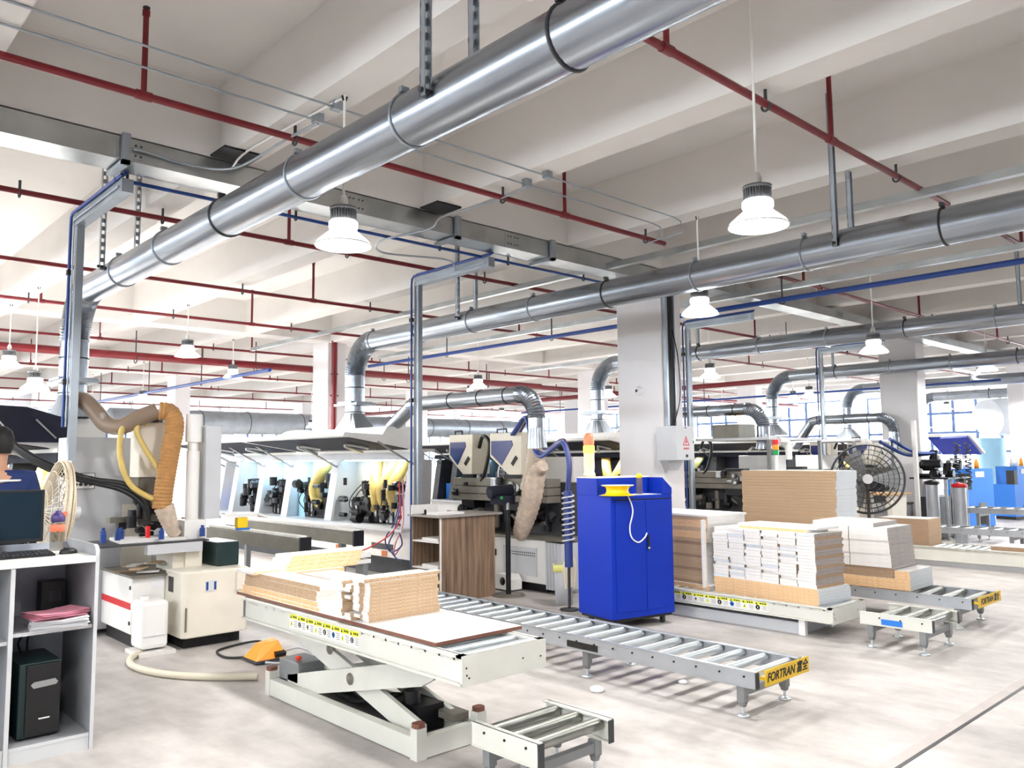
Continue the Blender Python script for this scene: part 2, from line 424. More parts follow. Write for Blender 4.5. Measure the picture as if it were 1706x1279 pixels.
# low branch ducts that feed the small machines
def branch(x, label, a=9.9, b=9.4, e=7.2, r=.1, z=2.38, z0=2.08):
    t = thing('branch_duct', label, 'duct', (x,e,z), group='low branch ducts')
    MB().cyl((x,a,z0),(x,b,z-.02),r,n=18).build('slanted_pipe', M['galv'], t)
    MB().lathe([(r,0),(r,.01),(r+.012,.012),(r+.012,.03),(r,.032)],(x,b,z-.06),18).cyl((x,b+.04,z-.03),(x,b-.12,z),r*1.02,n=18).cyl((x,b-.1,z),(x,e,z),r,n=18).build('level_pipe', M['galv'], t)
    for y in (8.5,7.9,7.4): MB().torus((x,y,z), r+.002, .007, 'Y', 22, 6).build('clamp_ring', M['dgrey'], t)
    arc = [(x, e-.3*sin(k*pi/2/16), z-.3+.3*cos(k*pi/2/16)) for k in range(31)]
    arc = [(x, e-.3*sin(k*pi/2/30), z-.3+.3*cos(k*pi/2/30)) for k in range(31)]
    mb = MB(); corrug(arc, r+.004, .06, 18, mb=mb); mb.s = [False]*len(mb.s); mb.build('corrugated_elbow', M['galv'], t)
    MB().cyl((x,e-.3,z-.3),(x,e-.3,z-.42),r,n=18).cyl((x,e-.3,z-.42),(x,e-.3,z-.66),r,r*1.25,n=18).build('drop_pipe', M['galv'], t)
    return t
BR = [branch(6.8,'low galvanised branch pipe ending in a flexible bend above two beige machine heads'),
      branch(11.94,'low branch pipe with a funnel end, right of the square column'),
      branch(17.04,'low branch pipe with slanted start, in front of the window wall', 9.1, 8.65, z0=1.76)]

# ------------------------------------------------------------------ cable trays
def tray(name, p0, p1, w, h, label, cat='cable tray', mt='galvtray', seam=2.0, grp=None):
    c = [(a+b)/2 for a, b in zip(p0,p1)]
    t = thing(name, label, cat, c, group=grp)
    alongx = abs(p1[0]-p0[0]) > abs(p1[1]-p0[1])
    if alongx: MB().box(p0[0],p0[1]-w/2,p0[2],p1[0],p0[1]+w/2,p0[2]+h).build('trunking', M[mt], t)
    else: MB().box(p0[0]-w/2,p0[1],p0[2],p0[0]+w/2,p1[1],p0[2]+h).build('trunking', M[mt], t)
    a0, a1 = (p0[0],p1[0]) if alongx else (p0[1],p1[1])
    n = int((a1-a0)/seam)
    for k in range(1,n):
        a = a0+k*seam; mb = MB(); e = .004
        if alongx:
            mb.box(a-.11,p0[1]-w/2-e,p0[2]+.02,a+.11,p0[1]-w/2,p0[2]+h-.02,0)
            for dx in (-.07,-.03,.03,.07):
                for dz in (.05,h-.05): mb.cyl((a+dx,p0[1]-w/2-e-.006,p0[2]+dz),(a+dx,p0[1]-w/2,p0[2]+dz),.008,n=8,m=1)
        else:
            mb.box(p0[0]-w/2-e,a-.11,p0[2]+.01,p0[0]-w/2,a+.11,p0[2]+h-.01,0)
        mb.build('joint_plate', [M['galvtray'], M['dgrey']], t)
    return t
TR = tray('cable_trunking', (-4,6.58,3.9), (8.7,6.58,3.9), .3, .18, 'wide galvanised cable trunking under the near concrete girder')
tray('cable_trunking', (9.3,6.33,3.9), (33,6.33,3.9), .3, .14, 'galvanised cable trunking right of the square column, high up', seam=4)
tray('cable_trunking', (7.62,.2,3.92), (7.62,16.3,3.92), .08, .07, 'slim white cable trunking crossing above the second dust duct', seam=40)
tray('cable_trunking', (10.1,.2,3.84), (10.1,15.2,3.84), .09, .07, 'slim grey cable trunking beyond the square column, above the blue pipe', seam=40)
tray('cable_trunking', (14.6,.2,3.86), (14.6,15.2,3.86), .2, .07, 'flat grey cable trunking near the upper right, over the third machine line', seam=40)
for px, py, z0, lb in ((2.1,6.5,3.78,'left of the lamp'),(5.0,6.5,3.78,'right of the lamp')):
    pass
# trunking brackets under the girder
for k, x in enumerate((1.95,3.25,5.2,6.6)):
    MB().box(x-.03,6.38,3.86,x+.03,6.42,4.099).box(x-.03,6.38,3.86,x+.03,6.76,3.89).build('support_bracket', M['galvpost'], TR)

# drop posts: arm from the trunking, then a box-section post down to the machines
def post(x, y, zlo, label, ytr=6.78, zt=3.86):
    t = thing('service_post', label, 'post', (x,y,zlo), group='galvanised service posts')
    MB().box(x-.045,ytr-.05,zt-.11,x+.045,y+.035,zt).build('arm', M['galvpost'], t)
    MB().box(x-.032,y-.032,zlo,x+.032,y+.032,zt-.11).build('upright', M['galvpost'], t)
    a = .1
    mb = MB().tube(smooth_path([(x-.03,ytr-.1,zt+.03),(x-.03,y,zt+.03)],2),.014,8)
    mb.tube([(x-.06,ytr-.1,zt+.01),(x-.06,y+.02,zt+.01),(x-.06,y+.06,zt-.02),(x-.06,y+.07,zt-.1),(x-.06,y+.07,zlo+.3)],.014,8)
    mb.build('blue_air_pipe', M['bluepipe'], t)
    MB().tube([(x-.055,ytr,zt-.06),(x-.055,y+.0,zt-.06),(x-.045,y+.03,zt-.1),(x-.045,y+.03,zlo+.3)],.008,8).build('conduit', M['galvpost'], t)
    MB().box(x-.08,y+.045,3.3,x-.04,y+.095,3.35).box(x-.08,y+.045,2.3,x-.04,y+.095,2.35).build('pipe_clip', M['black'], t)
    return t
post(2.075,8.02,1.62,'galvanised service post at the far left with a blue air pipe beside it')
post(5.955,8.1,.02,'galvanised service post standing in front of the cyan-lit machine end')
post(11.45,7.95,.02,'thin service post just right of the square column')
post(16.35,8.05,.02,'blue-grey service post in front of the far window wall')
post(20.6,8.05,.02,'pale service post right of the far right column')

# ------------------------------------------------------------------ pipes
def pipe_run(name, pts, r, mt, label, cat='pipe', heads=(), grp=None, clips=()):
    c = V(pts[0]).lerp(V(pts[-1]), .5)
    t = thing(name, label, cat, c, group=grp)
    MB().tube(pts, r, 12).build('pipe', M[mt], t)
    for x, y, z0, z1 in heads:
        mb = MB().cyl((x,y,z0),(x,y,z1),r*.72,n=10,m=0).cyl((x-.05,y,z0),(x+.05,y,z0),r*1.25,n=12,m=0)
        if z1-z0 > .25: mb.cyl((x,y,z1),(x,y,z1+.035),r*.95,n=10,m=0).cyl((x,y,z1+.05),(x,y,z1+.06),r*.9,n=10,m=1).cyl((x,y,z1+.03),(x,y,z1+.06),.006,n=6,m=1)
        mb.build('sprinkler_riser', [M[mt], M['dgrey']], t)
    for x, y, z0, z1 in clips:
        MB().cyl((x,y,z0),(x,y,z1),.012,n=8).torus((x,y,z0), r*1.15, .009, 'X', 16, 6).build('hanger_clip', M['dgrey'], t)
    return t
def run(y, x0, x1, label, risers, clips, r=.026, z=4.0):
    return pipe_run('sprinkler_pipe', [(x0,y,z),(x1,y,z)], r, 'red_pipe', label, 'pipe',
        [(x,y,z,4.55) for x in risers], 'red sprinkler pipes', [(x,y,z-.02,ZB+.002) for x in clips])
run(5.42,-4,7.4,'red sprinkler pipe crossing the upper left in front of the trunking',[-1.5,1.75,5.77],[.6,2.84,4.94,7.06])
run(2.745,-2,8.3,'red sprinkler pipe at the upper right, ending beside the white lamp',[3.82,5.9],[2.84,4.94,7.1])
MB_ = None
run(8.12,-4,8.6,'red sprinkler pipe just behind the trunking',[.9,4.2],[1.6,2.84,4.94,7.06])
run(10.9,-4,8.6,'red sprinkler pipe over the elbow of the second dust duct, left of the square column',[-.4,6.05],[2.84,4.94,7.06])
run(13.5,-4,8.6,'red sprinkler pipe in front of the second concrete girder',[3.0,6.3],[2.84,4.94,7.06])
k = 0
for y, where in ((16.9,'behind the second girder'),(19.6,'far back behind the second girder'),(22.3,'far back, ahead of the third girder'),(26.5,'behind the third girder'),(30,'deepest of the red pipes'),(35.2,'along the far wall')):
    run(y, -4, 33, 'red sprinkler pipe '+where, [1.7+3.1*i for i in range(10)], [2.84+2.1*i for i in range(0,14,2)])
for y, where in ((2.745,'nearest'),(5.42,'second'),(8.6,'third'),(11.2,'fourth')):
    run(y, 9.6, 33, 'red sprinkler pipe beyond the square column, %s of those at right' % where, [10.6+4.1*i for i in range(6)], [11.08+2.1*i for i in range(0,10,2)])
pipe_run('fire_main', [(-4,16.06,3.6),(16,16.06,3.6)], .075, 'red_pipe', 'thick red fire main running behind the left machines', 'pipe', (), None, [(x,16.06,3.55,4.09) for x in (1.2,5.2,7.6,11.5,14)])
pipe_run('fire_main', [(10.4,17.4,3.74),(33,17.4,3.74)], .07, 'red_pipe', 'thick red fire main behind the second dust duct elbow', 'pipe', (), None, [(x,17.4,3.7,4.09) for x in (11.7,15.2,20,25)])
pipe_run('fire_main', [(19.2,9,3.55),(19.2,33,3.55)], .07, 'red_pipe', 'thick red fire main running away under the far ceiling', 'pipe', (), None, [(19.2,y,3.5,4.13) for y in (15,20,28)])
t = thing('fire_riser', 'upright red fire pipe on the face of the white column', 'pipe', (8.83,14.98,0))
MB().cyl((8.83,14.98,.01),(8.83,14.98,4.1),.062,n=18).build('pipe', M['red_pipe'], t)
MB().torus((8.83,14.98,3.4), .066, .02, 'Z', 20, 6).obox((8.83,14.98,2.95),(.19,.03,.03)).build('coupling', M['red_pipe'], t)
pipe_run('air_pipe', [(2.0,6.83,3.87),(8.6,6.83,3.87)], .016, 'bluepipe', 'thin blue air pipe along the lower edge of the near trunking', 'pipe', (), None, [(x,6.83,3.86,3.94) for x in (2.1,3.6,5.3,6.3,7.6)])
pipe_run('air_pipe', [(9.95,.4,3.68),(9.95,15.4,3.68)], .035, 'bluepipe', 'blue air pipe running away behind the square column', 'pipe', (), None, [(9.95,y,3.66,4.1) for y in (1.6,5.4,9.7,12.6)])
pipe_run('air_pipe', [(20.9,6,3.3),(20.9,22,3.3)], .03, 'bluepipe', 'blue air pipe in front of the far windows', 'pipe', (), None, [(20.9,y,3.28,4.1) for y in (8,14,20)])
pipe_run('air_pipe', [(7.0,14.2,3.3),(7.0,27,3.3)], .035, 'bluepipe', 'blue air pipe receding left of the white column with the red pipe', 'pipe', (), None, [(7.0,y,3.28,4.1) for y in (17.4,20.6,24.4)])
# electrical conduits hung below the beams
def conduit(y, z, label):
    t = thing('conduit_run', label, 'conduit', (2,y,z), group='steel conduits under the beams')
    mb = MB().tube([(-4,y,z),(6.8,y,z),(6.93,y,z-.02),(6.98,y+.02,z-.12),(7.0,y+.3,z-.14)],.008,8); mb.build('conduit', M['galvpost'], t)
    for x in (2.86,4.96): MB().box(x-.035,y-.03,z-.02,x+.035,y+.03,z+.05).build('junction_box', M['galvpost'], t)
conduit(5.12,4.05,'lower of the two thin conduits above the near red pipe'); conduit(4.86,4.06,'upper of the two thin conduits above the near red pipe')
def beam_conduit(x, pts, label):
    tag(MB().tube(smooth_path(pts,6),.009,8).build('flexible_conduit', M['white'], at=pts[0]), label, 'conduit')
beam_conduit(2.84,[(2.84,4.75,4.085),(2.82,5.1,4.085),(2.78,6.1,4.085),(2.76,6.36,4.0)],'white conduit on the beam underside from the near lamp to the trunking')
tag(MB().tube(smooth_path([(4.96,5.12,4.03),(4.9,5.5,3.98),(4.85,6.2,3.98),(4.8,6.36,3.88),(4.6,6.9,3.84),(4.9,7.3,3.84),(5.6,7.1,3.84),(5.9,7.3,3.8)],8),.010,8).build('flexible_conduit', M['galvpost'], at=(4.9,5.5,3.98)), 'bent grey conduit curling from the junction box to the middle service post', 'conduit')
tag(MB().tube(smooth_path([(2.86,5.12,4.03),(2.8,5.4,4.0),(2.72,6.2,3.96),(2.4,6.4,3.97),(2.1,6.39,3.99),(2.0,6.39,3.99)],8),.010,8).build('flexible_conduit', M['galvpost'], at=(2.8,5.4,4.0)), 'bent grey conduit curling toward the left service post', 'conduit')
tag(MB().box(2.6,6.12,4.082,2.92,6.4,4.099).build('beam_opening', M['soot'], at=(2.75,6.3,4.09)), 'dark cable opening where the near beam meets the girder', 'cable opening')
tag(MB().box(4.72,6.12,4.082,5.02,6.4,4.099).build('beam_opening', M['soot'], at=(4.85,6.3,4.09)), 'dark cable opening on the next beam to the right', 'cable opening')

# ------------------------------------------------------------------ pendant high-bay lamps
def make_lamp(x, y, zl, label, zr=ZB, grp='white high-bay pendants'):
    t = thing('pendant_lamp', label, 'lamp', (x,y,zl), group=grp)
    MB().cyl((x,y,zl+.26),(x,y,zr),.009,n=10).build('rod', M['white'], t)
    MB().tube([(x-.02,y,zr-.01),(x-.012,y,zr-.035),(x,y,zr-.05),(x+.012,y,zr-.035),(x+.02,y,zr-.01)],.006,6).build('hook', M['soot'], t)
    MB().lathe([(0,.35),(.018,.35),(.03,.32),(.03,.29),(.018,.26)],(x,y,zl+.0),14).build('swivel', M['white'], t)
    n = 28; mb = MB().cyl((x,y,zl+.17),(x,y,zl+.26),.062,n=20)
    for k in range(n):
        a = 2*pi*k/n; mb.obox((x+.073*cos(a),y+.073*sin(a),zl+.215),(.03,.006,.085),rz=a)
    mb.lathe([(.0,.262),(.092,.262),(.092,.245),(.0,.245)],(x,y,zl),24).build('heat_sink', M['sink'], t)
    MB().lathe([(.088,.17),(.098,.16),(.098,.125),(.088,.115)],(x,y,zl),28).build('frosted_ring', M['lamp_ring'], t)
    MB().lathe([(.086,.115),(.10,.095),(.135,.065),(.175,.03),(.187,.008),(.189,0)],(x,y,zl),36).build('bell_shade', M['shade'], t)
    MB().lathe([(0,.018),(.176,.018),(.18,.01),(.18,.006),(0,.006)],(x,y,zl),36).build('diffuser', M['lamp_glow'], t)
    MB().torus((x,y,zl+.002),.187,.005,'Z',36,6).build('rim', M['white'], t)
    ld = bpy.data.lights.new('lamp_light','AREA'); ld.shape = 'DISK'; ld.size = .34; ld.energy = LAMP_W; ld.color = (1,.985,.96)
    lo = bpy.data.objects.new('lamp_light', ld); COL.objects.link(lo); lo.parent = t; lo.location = (0,0,.003)
    return t
LAMP_W = 30
LAMPS = [(2.84,4.72,3.04,'white high-bay pendant at left, hanging right under the first dust duct'),
 (4.62,2.65,3.06,'largest white high-bay pendant, upper right in front of the second dust duct',ZS),
 (7.06,4.75,3.06,'white high-bay pendant touching the right side of the square column'),
 (4.94,12.86,3.26,'small white pendant at left, the larger of two above the drilling machine'),
 (7.08,16.0,3.3,'small white pendant at left, the lower of two above the drilling machine'),
 (2.84,14.6,3.1,'small white pendant at the far left edge'),
 (2.84,12.9,2.62,'small low white pendant behind the left service post'),
 (11.08,4.7,2.99,'white pendant between the second and third dust ducts, right'),
 (17.3,5.2,3.2,'white pendant near the right edge over the fourth dust duct'),
 (15.4,18.4,3.5,'small white pendant seen under the second dust duct'),
 (22.9,12.2,3.3,'tiny white pendant in front of the window wall'),
 (6.9,24.8,2.9,'tiny far pendant behind the white machine column'),
 (14.2,25.6,2.75,'tiny far pendant right of the middle service post')]
for a in LAMPS:
    LAMP_W = 80 if a[1] > 10 else (19 if a[0] in (4.62,7.06) else 25)
    make_lamp(*a)
LAMP_W = 17  # unseen pendants added to fill in light on the near floor
for x, y in ((.2,1.7),(-.6,2.6),(-2.6,4.7),(2.84,.3),(7.06,.6),(.74,8.8),(-2.6,9),(11.1,1),(13.2,2.8)):
    make_lamp(x, y, 3.1, 'added high-bay pendant outside the picture frame, filling in light', ZB, 'added fill pendants outside the frame')
LAMP_W = 65  # more pendants added to brighten the far ceiling
for x, y in ((-2.6,13),(13.2,8.7),(11.1,13),(15.3,13),(19.6,10),(19.6,2.8),(-2,18),(7,21),(12,21),(19,21),(25,6),(29,10),(25,16),(12,30),(20,30),(3,28)):
    make_lamp(x, y, 3.1, 'extra white pendant lamp added to brighten the deep background', ZB, 'extra background pendants')
# linear tubes at the far right
for x, y, z, lb in ((13.6,6.95,3.62,'linear white tube light under the trunking right of the column'),(21.5,6.9,3.6,'linear white tube light near the far right column')):
    t = thing('tube_light', lb, 'lamp', (x,y,z))
    MB().box(x-.9,y-.04,z+.02,x+.9,y+.04,z+.06).build('housing', M['white'], t)
    MB().cyl((x-.88,y,z),(x+.88,y,z),.018,n=12).build('tube', M['lamp_glow'], t)
    MB().cyl((x-.7,y,z+.05),(x-.7,y,3.9),.008,n=6).cyl((x+.7,y,z+.05),(x+.7,y,3.9),.008,n=6).build('hanger_rod', M['dgrey'], t)
# far, fat ventilation duct near the back wall
t = thing('ventilation_duct', 'fat pale ventilation duct near the far wall, behind the machines', 'duct', (16,27.9,3.0))
mb = MB().cyl((8.3,27.9,2.95),(27.5,27.9,2.95),.4,n=26).lathe([(0,0),(.3,.02),(.4,.1)],(8.2,27.9,2.95),26,axis='X')
mb.build('pipe', M['galvpost'], t)
for x in (9.5,11.2,12.9,15,17,19,21,23,25): MB().torus((x,27.9,2.95),.405,.012,'X',28,6).build('clamp_ring', M['dgrey'], t)
# smoke detector and sensor on the beam and the column
tag(MB().lathe([(0,-.05),(.04,-.05),(.055,-.02),(.06,0)],(2.9,2.95,ZB),18).build('ceiling_detector', M['white'], at=(2.9,2.95,ZB)), 'round white detector on the beam beside the slotted hanger', 'detector')
t = thing('wall_sensor', 'white twin-lamp sensor on the square column face', 'sensor', (8.74,6.95,2.5))
MB().lathe([(0,-.045),(.05,-.04),(.07,0)],(8.745,6.9,2.5),16,axis='X').build('body', M['colpaint'], t)
MB().lathe([(0,-.012),(.02,-.012),(.02,0)],(8.71,6.9,2.5),12,axis='X').build('lens', M['black'], t)
# ------------------------------------------------------------------ text
def text(name, body, size, mt, parent, origin, xdir, zdir, shear=0, depth=.0008, align='CENTER', off=0):
    cu = bpy.data.curves.new('t','FONT'); cu.body = body; cu.size = size; cu.extrude = depth; cu.shear = shear
    cu.offset = off; cu.align_x = align; cu.align_y = 'CENTER'; cu.resolution_u = 3
    o = bpy.data.objects.new('t', cu); COL.objects.link(o)
    bpy.context.view_layer.update()
    me = bpy.data.meshes.new_from_object(o.evaluated_get(bpy.context.evaluated_depsgraph_get()))
    bpy.data.objects.remove(o); me.name = name
    xd = V(xdir).normalized(); zd = V(zdir).normalized(); nd = xd.cross(zd)
    T = Matrix(((xd.x,zd.x,nd.x,origin[0]),(xd.y,zd.y,nd.y,origin[1]),(xd.z,zd.z,nd.z,origin[2]),(0,0,0,1)))
    root = parent
    while root.parent is not None: root = root.parent
    R = (Matrix.Translation(root.location) @ root.rotation_euler.to_matrix().to_4x4()).inverted()
    me.transform(R @ T); me.materials.clear(); me.materials.append(M[mt])
    r = bpy.data.objects.new(name, me); COL.objects.link(r); r.parent = parent
    return r

# ------------------------------------------------------------------ workstation desk at the left
dk = thing('computer_desk', 'grey and white computer desk with open shelves at the left edge', 'desk', (.9,5.4,0))
xl, xr, yf, yb, zt = .3, 1.49, 5.1, 5.72, 1.07
def board3(x0,y0,z0,x1,y1,z1,edge='-y'):
    mb = MB(); i = {'-y':2,'-x':0,'+z':5}[edge]; ms = [0]*6; ms[i] = 1
    return mb.box(x0,y0,z0,x1,y1,z1,ms)
DM = [M['deskgrey'], M['deskedge']]
MB().box(xl,yf-.01,zt-.035,xr-.021,yb-.02,zt).build('desk_top', M['laminate'], dk, bevel=.003)
mb = MB().prism([(yf,0),(yb,0),(yb,1.13),(yf+.05,1.13),(yf+.02,1.12),(yf,1.09)],'X',xr-.02,xr,0); mb.m = [0,0,0,0,0,1,1,1]
mb.build('side_panel', DM, dk)
board3(1.05,yf,.0,1.072,yb-.02,zt-.036).build('divider', DM, dk)
board3(xl,yf,0,xl+.02,yb-.02,zt-.036).build('side_panel', DM, dk)
MB().box(xl,yb-.019,0,xr-.021,yb,zt+.04).build('back_panel', mat('desk_back_panel',(188,196,210),.5,0,var=.03), dk)
board3(1.073,yf+.02,.665,xr-.021,yb-.021,.685).build('shelf', DM, dk); board3(xl+.021,yf+.02,.63,1.049,yb-.021,.65).build('shelf', DM, dk)
board3(1.073,yf+.01,.07,xr-.021,yb-.021,.09).build('shelf', DM, dk); board3(xl+.021,yf+.01,.07,1.049,yb-.021,.09).build('shelf', DM, dk)
MB().box(xl+.021,yf+.012,0,1.049,yf+.03,.069).box(1.073,yf+.012,0,xr-.021,yf+.03,.069).build('kick_board', DM[1], dk)

t = thing('computer_tower', 'black computer tower with silver slot standing in the desk compartment', 'computer', (1.25,5.36,.09))
MB().box(1.13,5.2,.1,1.34,5.58,.50).build('case', M['teal'], t, bevel=.006)
MB().box(1.165,5.185,.11,1.335,5.2,.49).build('front_panel', M['black'], t, bevel=.004)
MB().prism([(1.185,.385),(1.2,.365),(1.31,.372),(1.32,.385),(1.305,.405),(1.2,.4)],'Y',5.176,5.1855,0).build('drive_slot', M['steel'], t)
MB().box(1.23,5.180,.195,1.285,5.1855,.202).build('maker_badge', M['white'], t)
MB().tube(smooth_path([(1.2,5.5,.505),(1.19,5.52,.56),(1.24,5.55,.62),(1.3,5.6,.6)],6),.006,6).tube(smooth_path([(1.23,5.5,.505),(1.24,5.53,.58),(1.27,5.55,.64)],6),.005,6).build('cable', M['black'], t)
MB().box(1.15,5.22,.0905,1.17,5.56,.1).box(1.3,5.22,.0905,1.32,5.56,.1).build('foot', M['black'], t)

t = thing('power_adapter', 'black boxy power unit standing on the upper desk shelf', 'power unit', (1.37,5.52,.685))
MB().box(1.29,5.5,.6855,1.43,5.6,.9).build('case', M['black'], t, bevel=.008)
MB().box(1.33,5.495,.78,1.4,5.5,.84).build('socket', M['dgrey'], t)
MB().lathe([(0,-.008),(.012,-.008),(.014,0)],(1.375,5.496,.73),12,axis='Y').build('knob', M['steel'], t)

def sheets(cx, cy, z0, n, label, mt, rz, wob, name='paper_sheaf'):
    t = thing(name, label, 'papers', (cx,cy,z0))
    mb = MB()
    for k in range(n):
        a = rz+random.uniform(-wob,wob); dx = random.uniform(-.008,.008); dy = random.uniform(-.01,.006)
        h = .0042; z = z0+.0004+k*h
        c, s = cos(a), sin(a); vs = []
        for i in range(5):
            for j in range(2):
                u = -.14+.28*i/4; v = -.1+.2*j
                sag = -.05*max(0,-(v)-.02)*0; lift = .012*abs(u)/.14*(k/n)
                vs.append((cx+dx+u*c-v*s, cy+dy+u*s+v*c, z+lift))
        tp = len(vs); vs += [(p[0],p[1],p[2]+.0016) for p in vs]
        fs = []
        for i in range(4):
            fs += [(2*i,2*i+1,2*i+3,2*i+2),(tp+2*i,tp+2*i+2,tp+2*i+3,tp+2*i+1),(2*i,2*i+2,tp+2*i+2,tp+2*i),(2*i+1,tp+2*i+1,tp+2*i+3,2*i+3)]
        fs += [(0,tp,tp+1,1),(8,9,tp+9,tp+8)]
        mb.add(vs, fs)
    mb.build('sheets', M[mt], t)
    return t
sheets(1.31,5.18,.6855,11,'curling sheaf of white papers hanging over the desk shelf edge','paper',-.12,.10)
sheets(1.30,5.2,.6855+11*.0042+.014,5,'pink slips lying on top of the white papers','pink',.25,.15)
t = thing('computer_monitor', 'dark computer monitor cut by the left picture edge', 'monitor', (1.05,5.6,zt))
MB().box(.74,5.585,1.13,1.31,5.62,1.44).build('housing', M['black'], t, bevel=.004)
MB().box(.755,5.5835,1.15,1.295,5.585,1.428).build('screen', M['screen'], t)
MB().box(.98,5.62,1.09,1.06,5.64,1.25).lathe([(0,.012),(.11,.012),(.115,.0),(0,.0)],(1.02,5.6,zt+.001),24).cyl((1.02,5.63,zt+.01),(1.02,5.63,1.2),.018,n=10).build('stand', M['black'], t)
t = thing('keyboard', 'black keyboard in front of the monitor', 'keyboard', (1.1,5.33,zt))
MB().prism([(5.26,zt+.001),(5.41,zt+.001),(5.41,zt+.024),(5.26,zt+.012)],'X',.86,1.3).build('base', M['black'], t)
mb = MB()
for i in range(5):
    for j in range(18): mb.box(.872+j*.0235,5.27+i*.027,zt+.012+i*.0022,.872+j*.0235+.019,5.27+i*.027+.021,zt+.021+i*.0022)
mb.build('keys', M['dgrey'], t)
t = thing('computer_mouse', 'black mouse near the raised right side of the desk', 'mouse', (1.4,5.35,zt))
vs = MB(); vs.lathe([(0,.034),(.018,.032),(.029,.022),(.033,.008),(.032,.001),(0,.001)],(0,0,0),18)
vs.v = [(1.385+p[0]*1.5+.0, 5.33+p[1], zt+p[2]) for p in vs.v]; vs.build('shell', M['black'], t)
MB().cyl((1.365,5.325,zt+.033),(1.365,5.335,zt+.033),.006,n=8).build('wheel', M['dgrey'], t)
t = thing('drink_bottle', 'clear drink bottle with a purple lid and coral band', 'bottle', (1.385,5.58,zt))
MB().lathe([(0,.002),(.036,.002),(.04,.01),(.04,.16),(.036,.175)],(1.385,5.58,zt),24).build('body', M['bottle'], t)
MB().lathe([(.0405,.115),(.042,.118),(.042,.155),(.0405,.158)],(1.385,5.58,zt),24).build('band', M['coral'], t)
MB().lathe([(.036,.172),(.040,.178),(.040,.205),(.03,.222),(.015,.23),(.015,.24),(0,.24)],(1.385,5.58,zt),24).build('lid', M['purple'], t)
MB().obox((1.415,5.57,zt+.215),(.025,.02,.035),ry=.4).build('clasp', M['coral'], t)

# ------------------------------------------------------------------ scissor lift table with boards
def warning_strip(parent, x, y0, y1, z0, z1, n=8):
    # a row of safety pictograms along a rail that faces -X; runs from y0 (left) to y1 (right)
    MB().box(x-.0015,y1,z0,x,y0,z1).build('warning_label', M['white'], parent)
    mb = MB(); w = (y0-y1)/n; zh = z1-z0
    for k in range(n):
        a = y0-k*w-.05*w; b = y0-(k+1)*w+.05*w
        mb.box(x-.0022,b,z1-zh*.36,x-.0016,a,z1-zh*.05,0)
        tri = [(a-.04*w,z1-zh*.33),(a-.2*w,z1-zh*.33),(a-.12*w,z1-zh*.1)]
        mb.prism(tri,'X',x-.0027,x-.0023,1)
        for q in range(3): mb.box(x-.0027,b+.08*w+.17*w*q,z1-zh*.27,x-.0023,b+.2*w+.17*w*q,z1-zh*.14,1)
        cx = a-.2*w; cz = z0+zh*.36; kind = k % 3
        if kind == 0: mb.prism([(cx+.14*w,cz-.2*zh),(cx-.14*w,cz-.2*zh),(cx,cz+.2*zh)],'X',x-.0022,x-.0016,0); mb.box(x-.0028,cx-.02*w,cz-.12*zh,x-.0022,cx+.02*w,cz+.06*zh,1)
        elif kind == 1: mb.lathe([(0,-.0022),(.17*w,-.0022),(.17*w,-.0016)],(x,cx,cz),14,1,axis='X'); mb.box(x-.0028,cx-.02*w,cz-.14*zh,x-.0022,cx+.02*w,cz+.12*zh,2)
        else: mb.lathe([(0,-.0022),(.17*w,-.0022),(.17*w,-.0016)],(x,cx,cz),14,3 if k == 5 else 2,axis='X'); mb.box(x-.0028,cx-.1*w,cz-.03*zh,x-.0022,cx+.1*w,cz+.05*zh,1); mb.box(x-.0028,cx-.05*w,cz-.16*zh,x-.0022,cx+.02*w,cz+.14*zh,1)
        for q in range(4): mb.box(x-.0022,b+.02*w,z0+zh*(.14+.12*q),x-.0016,b+(.42 if q % 2 else .34)*w,z0+zh*(.17+.12*q),4)
    mb.build('warning_pictograms', [M['lime'], M['ink'], M['white'], M['ltblue'], M['dgrey']], parent)

def lift_table(x0, x1, y0, y1, z1, h, label, raised=True):
    t = thing('lift_table', label, 'lift table', ((x0+x1)/2,(y0+y1)/2,0), group='scissor lift tables')
    z0 = z1-h; w = .045
    # channel rails: web with top and bottom flanges
    for xa, s in ((x0,1),(x1,-1)):
        mb = MB(); a = xa+s*.022
        mb.box(a,y0,z0,a+s*.01,y1,z1).box(xa,y0,z1-.014,xa+s*w,y1,z1).box(xa,y0,z0,xa+s*w,y1,z0+.012)
        mb.build('side_rail', M['lift_white'], t)
    MB().box(x0,y0-.004,z0-.004,x1,y0+.008,z1).box(x0,y0,z1-.014,x1,y0+.045,z1).build('end_plate', M['lift_white'], t)
    MB().box(x0+.012,y1-.012,z0,x1-.012,y1,z1-.02).build('end_plate', M['frame_grey'], t)
    mb = MB()
    for dx,dz in ((.03,.05),(.045,.035),(.028,.085),(x1-x0-.04,.06),(x1-x0-.17,.07)): mb.cyl((x0+dx,y0-.006,z0+dz),(x0+dx,y0-.003,z0+dz),.005,n=8)
    mb.build('bolt_hole', M['soot'], t)
    mb0 = MB().box(x0+.025,y0+.01,z0+.01,x1-.025,y1-.015,z0+.03).build('bed_plate', M['frame_grey'], t)
    n = int((y1-y0)/.12); 
    for k in range(n):
        y = y0+.085+k*.12
        MB().cyl((x0+.03,y,z1-.028),(x1-.03,y,z1-.028),.024,n=12).cyl((x0+.022,y,z1-.028),(x1-.022,y,z1-.028),.008,n=8).build('roller', M['roller'], t)
    return t
LX0, LX1, LY0, LY1, LZ = 2.59, 3.17, 3.17, 5.62, .64
lt = lift_table(LX0, LX1, LY0, LY1, LZ, .145, 'raised off-white scissor lift table loaded with boards in the foreground')
warning_strip(lt, LX0+.0215, 4.95, 4.12, LZ-.115, LZ-.022)
bx0, bx1, by0, by1 = 2.675, 3.16, 3.65, 5.40
